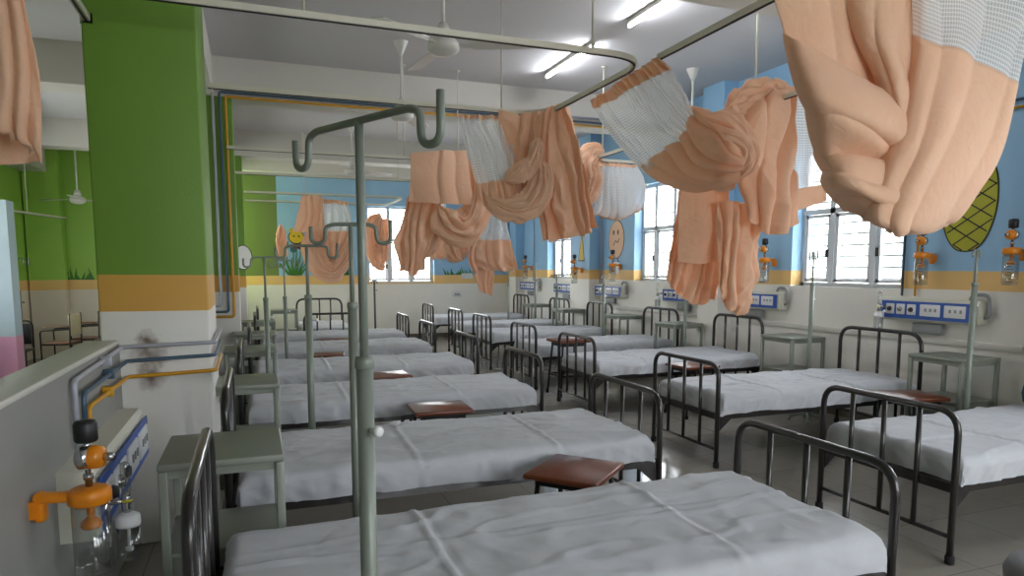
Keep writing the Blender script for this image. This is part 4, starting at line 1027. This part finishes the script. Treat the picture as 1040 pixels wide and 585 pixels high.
# egg
yc, zc = 10.60, 2.11; XP = ('x', XW)
r = thing('egg_painting', (XW-.01, yc, 1.8), 'painted tan egg shape with a crooked frown on the blue wall', 'wall painting', 'wall paintings')
flat('outline', oval(yc, zc, .275, .335), XP, PM['black'], r, .003); flat('egg_body', oval(yc, zc, .262, .322), XP, PM['skin'], r, .005)
for s in (-.09, .06): flat('eye', oval(yc-s, zc+.12, .025, .045), XP, PM['black'], r, .007)
flat('mouth', stroke([(yc+.10, zc-.10), (yc+.02, zc-.02), (yc-.05, zc-.06), (yc-.11, zc+.01)], .02), XP, PM['black'], r, .007)
for s in (-1, 1): flat('foot', stroke([(yc+s*.06, zc-.32), (yc+s*.06, zc-.38), (yc+s*.12, zc-.39)], .03), XP, PM['navy'], r, .005)
# yellow cone
XC = ('x', XW-.22)
r = thing('cone_painting', (XW-.23, 11.5, 1.7), 'painted narrow yellow cone on the pilaster before the farthest window', 'wall painting', 'wall paintings')
flat('cone_shape', [(11.62, 1.76), (11.40, 1.76), (11.50, 2.28)], XC, PM['yellow'], r, .005); flat('outline', [(11.64, 1.74), (11.38, 1.74), (11.50, 2.32)], XC, PM['black'], r, .003)
# back wall flowers, bee, grass
Yb = ('y', YB)
r = thing('flower_painting', (.88, YB-.01, 1.5), 'painted cluster of dark tulips with green leaves on the back wall', 'wall painting', 'wall paintings')
for k, (dx, h, m) in enumerate(((-.18, .62, 'teal'), (-.02, .5, 'teal'), (.14, .56, 'plum'), (.27, .42, 'plum'), (.05, .58, 'red'), (.3, .28, 'plum'))):
    flat('stem', stroke([(.82+dx*.4, 1.47), (.84+dx*.8, 1.47+h*.5), (.85+dx, 1.47+h)], .022), Yb, PM['leaf'], r, .003)
    flat('petals', [(.85+dx-.06, 1.47+h), (.85+dx, 1.44+h), (.85+dx+.06, 1.47+h), (.85+dx+.065, 1.58+h), (.85+dx+.03, 1.55+h), (.85+dx, 1.6+h), (.85+dx-.03, 1.55+h), (.85+dx-.065, 1.58+h)], Yb, PM[m], r, .006)
lf = MB()
for a in (-.26, -.15, -.06, .05, .14, .25): lf.prism([(.85+a*.4-.035, 1.46), (.85+a*.4+.035, 1.46), (.85+a*1.3+.02, 1.88-abs(a)*.5), (.85+a*1.2-.01, 1.8-abs(a)*.5)], (0, YB-.009, 0), (1, 0, 0), (0, 0, 1), .002)
lf.build('leaves', PM['leaf'], r, world=True)
r = thing('bee_painting', (.88, YB-.01, 2.3), 'small painted yellow creature with black outline above the tulips on the back wall', 'wall painting', 'wall paintings')
flat('outline', oval(.90, 2.28, .17, .15), Yb, PM['black'], r, .008); flat('body_shape', oval(.90, 2.28, .15, .13), Yb, PM['yellow'], r, .010)
for s in (-.1, .1): flat('ear', oval(.90+s, 2.42, .05, .05, 14), Yb, PM['yellow'], r, .011)
for s in (-.05, .05): flat('eye', oval(.90+s, 2.30, .018, .022, 12), Yb, PM['black'], r, .013)
def grass(x0, x1, z, label, plane=Yb, n=11, h=.2, m='leaf'):
    rr = random.Random(int(x0*100)); r = thing('grass_painting', ((x0+x1)/2, plane[1]-.01, z), label, 'wall painting', 'wall paintings'); g = MB()
    for i in range(n):
        x = x0+(x1-x0)*(i+.5)/n; g.prism([(x-.03, z), (x+.03, z), (x+rr.uniform(-.08, .08), z+h*rr.uniform(.5, 1))], (0, plane[1]-.004, 0), (1, 0, 0), (0, 0, 1), .002)
    g.build('blades', PM[m], r, world=True)
grass(1.5, 2.0, 1.46, 'painted green grass tuft on the back wall left of the window')
grass(4.2, 5.3, 1.46, 'painted green grass along the ochre band right of the back window', n=18)
grass(-3.3, -2.75, 1.40, 'painted green grass tuft on the green wall of the side room', plane=('y', YL), n=10, h=.25)
r = thing('bud_painting', (1.4, YB-.01, 1.6), 'small dark blue painted bud on the back wall, left of the window', 'wall painting', 'wall paintings')
flat('bud', oval(1.38, 1.72, .09, .11), Yb, PM['navy'], r, .006); flat('stalk', stroke([(1.38, 1.62), (1.38, 1.47)], .025), Yb, PM['leaf'], r, .004)
r = thing('pebble_painting', (-.12, 13.04, 1.75), 'white rounded shape painted on the far green column', 'wall painting', 'wall paintings')
flat('outline', oval(-.155, 1.80, .155, .22), ('y', 13.05), PM['black'], r, .003); flat('round_shape', oval(-.155, 1.80, .14, .205), ('y', 13.05), PM['white'], r, .006)

# notices and switch plate
def notice(y, z, plane, w, h, label):
    b = MB()
    if plane[0] == 'x': b.box((plane[1]-.005, y, z), (.006, w, h))
    else: b.box((y, plane[1]-.005, z), (w, .006, h))
    tag(b.build('paper_notice', M['paper']), label, 'notice', 'paper notices')
notice(4.75, 1.43, Yb, .28, .13, 'white paper notice on the ochre band right of the back window')
notice(10.6, 1.62, ('x', XW), .22, .2, 'white paper notice under the egg painting')
notice(6.93, 1.56, ('x', XW), .26, .24, 'white paper notice beside a suction jar, left of the nearest wide window')
r = thing('switch_plate', (4.5, YB-.01, 1.0), 'white electrical switch plate on the pale back wall', 'switch')
b = MB(); b.box((4.5, YB-.01, 1.0), (.22, .02, .12), bev=.006); b.build('plate', M['outlet'], r, world=True)
b = MB(); b.box((4.5, YB-.022, 1.0), (.14, .008, .06)); b.build('switch', M['grey_plastic'], r, world=True)

# ------------------------------------------------------------------ side room chairs
def make_chair():
    root = thing('tablet_chair', (0, 0, 0), None, None)
    s = MB(); s.box((0, 0, .44), (.42, .42, .025), bev=.01); s.build('seat', M['desk_wood'], root)
    bk = MB(); bk.box((0, .21, .72), (.38, .03, .34), bev=.012); bk.build('backrest', M['chair_cream'], root)
    for sx in (-1, 1):
        f = MB(); f.tube(fillet([(sx*.22, -.2, .0), (sx*.22, -.2, .64), (sx*.22, .22, .66)], .05, 4), .012, 8); f.build('armrest_leg', M['leg_black'], root)
        l = MB(); l.tube([(sx*.21, .20, 0), (sx*.20, .22, .9)], .012, 8); l.build('rear_leg', M['leg_black'], root)
    f = MB(); f.box((0, -.19, .42), (.42, .02, .02)); f.box((0, .19, .42), (.42, .02, .02))
    for a in (-1, 1): f.box((a*.2, 0, .42), (.02, .38, .02))
    f.build('seat_frame', M['leg_black'], root)
    f = MB(); f.box((0, .21, .15), (.42, .02, .02)); f.build('stretcher', M['leg_black'], root)
    t = MB(); t.box((-.24, -.12, .68), (.20, .36, .02), bev=.01); t.build('writing_tablet', M['desk_wood'], root)
    return root
ch = make_chair(); first = True
for (pxx, Y, rz, t) in ((62, 12.6, -1.75, 'black-framed chair with cream back and writing arm in the side room, left of two'), (91, 13.3, -1.7, 'black-framed chair with cream back in the side room, half hidden by the green column')):
    q = at_y(pxx, 340, Y); put(ch, (q.x, Y, 0), rz, t, 'chair', 'chairs in the side room')
q = at_y(12, 345, 11.5)
r = thing('side_chair', (q.x, 11.5, 0), 'dark chair in the side room, peeping past the pink pillar', 'chair')
b = MB(); b.tube(fillet([(-.2, .2, 0), (-.2, .22, .85), (.2, .22, .85), (.2, .2, 0)], .08, 5), .014, 8); b.build('back_frame', M['leg_black'], r)
b = MB(); b.box((0, .22, .66), (.36, .02, .3), bev=.01); b.build('backrest', M['black'], r)
b = MB(); b.box((0, 0, .44), (.42, .42, .03), bev=.01); b.build('seat', M['black'], r)
for sx in (-1, 1):
    b = MB(); b.tube([(sx*.2, -.18, 0), (sx*.2, -.18, .44)], .013, 8); b.build('leg', M['leg_black'], r)
# desk edge under the chairs
# ------------------------------------------------------------------ odds at the picture edge
r = thing('round_stool', (2.735, 1.50, 0), 'grey padded round seat cut off at the bottom right corner', 'stool')
b = MB(); b.lathe([(.0, .42), (.18, .42), (.20, .44), (.205, .48), (.19, .515), (.15, .53), (.0, .535)], (0, 0, 0), 32); b.build('seat', M['seat_grey'], r)
for k in range(4):
    a = k*PI/2+.4; b = MB(); b.tube([(.13*math.cos(a), .13*math.sin(a), .43), (.19*math.cos(a), .19*math.sin(a), 0)], .014, 8); b.build('leg', M['leg_black'], r)
r = thing('cloth_bundle', (5.30, 3.17, .605), 'small dark teal bundle lying on the nearest window-row bed at the right edge', 'bundle')
b = MB(); b.lathe([(.0, 0), (.10, .0), (.14, .03), (.15, .09), (.12, .16), (.05, .19), (.0, .192)], (0, 0, 0), 24)
b.v = [v+Vector((.02*noise.noise(v*9), .02*noise.noise(v*9+Vector((5, 0, 0))), 0)) for v in b.v]; b.build('rolled_cloth', M['bundle'], r)

# ------------------------------------------------------------------ light
w = bpy.data.worlds.new('overcast_sky'); S.world = w; w.use_nodes = True
nt = w.node_tree; bg = nt.nodes['Background']; bg.inputs['Strength'].default_value = 9.0
tc = nt.nodes.new('ShaderNodeTexCoord'); sx = nt.nodes.new('ShaderNodeSeparateXYZ'); nt.links.new(tc.outputs['Generated'], sx.inputs[0])
cr = nt.nodes.new('ShaderNodeValToRGB'); cr.color_ramp.elements[0].position = .0; cr.color_ramp.elements[0].color = (.55, .55, .52, 1)
cr.color_ramp.elements[1].position = .25; cr.color_ramp.elements[1].color = (.965, .985, 1.0, 1)
nt.links.new(sx.outputs['Z'], cr.inputs[0]); nt.links.new(cr.outputs[0], bg.inputs['Color'])

vs = S.view_settings; vs.view_transform = 'Standard'; vs.look = 'None'; vs.gamma = 1; vs.use_curve_mapping = False
vs.exposure = 1.07
S.cycles.max_bounces = 10; S.cycles.diffuse_bounces = 6; S.cycles.transparent_max_bounces = 24
S.cycles.sample_clamp_indirect = 6.0
S.cycles.use_denoising = True
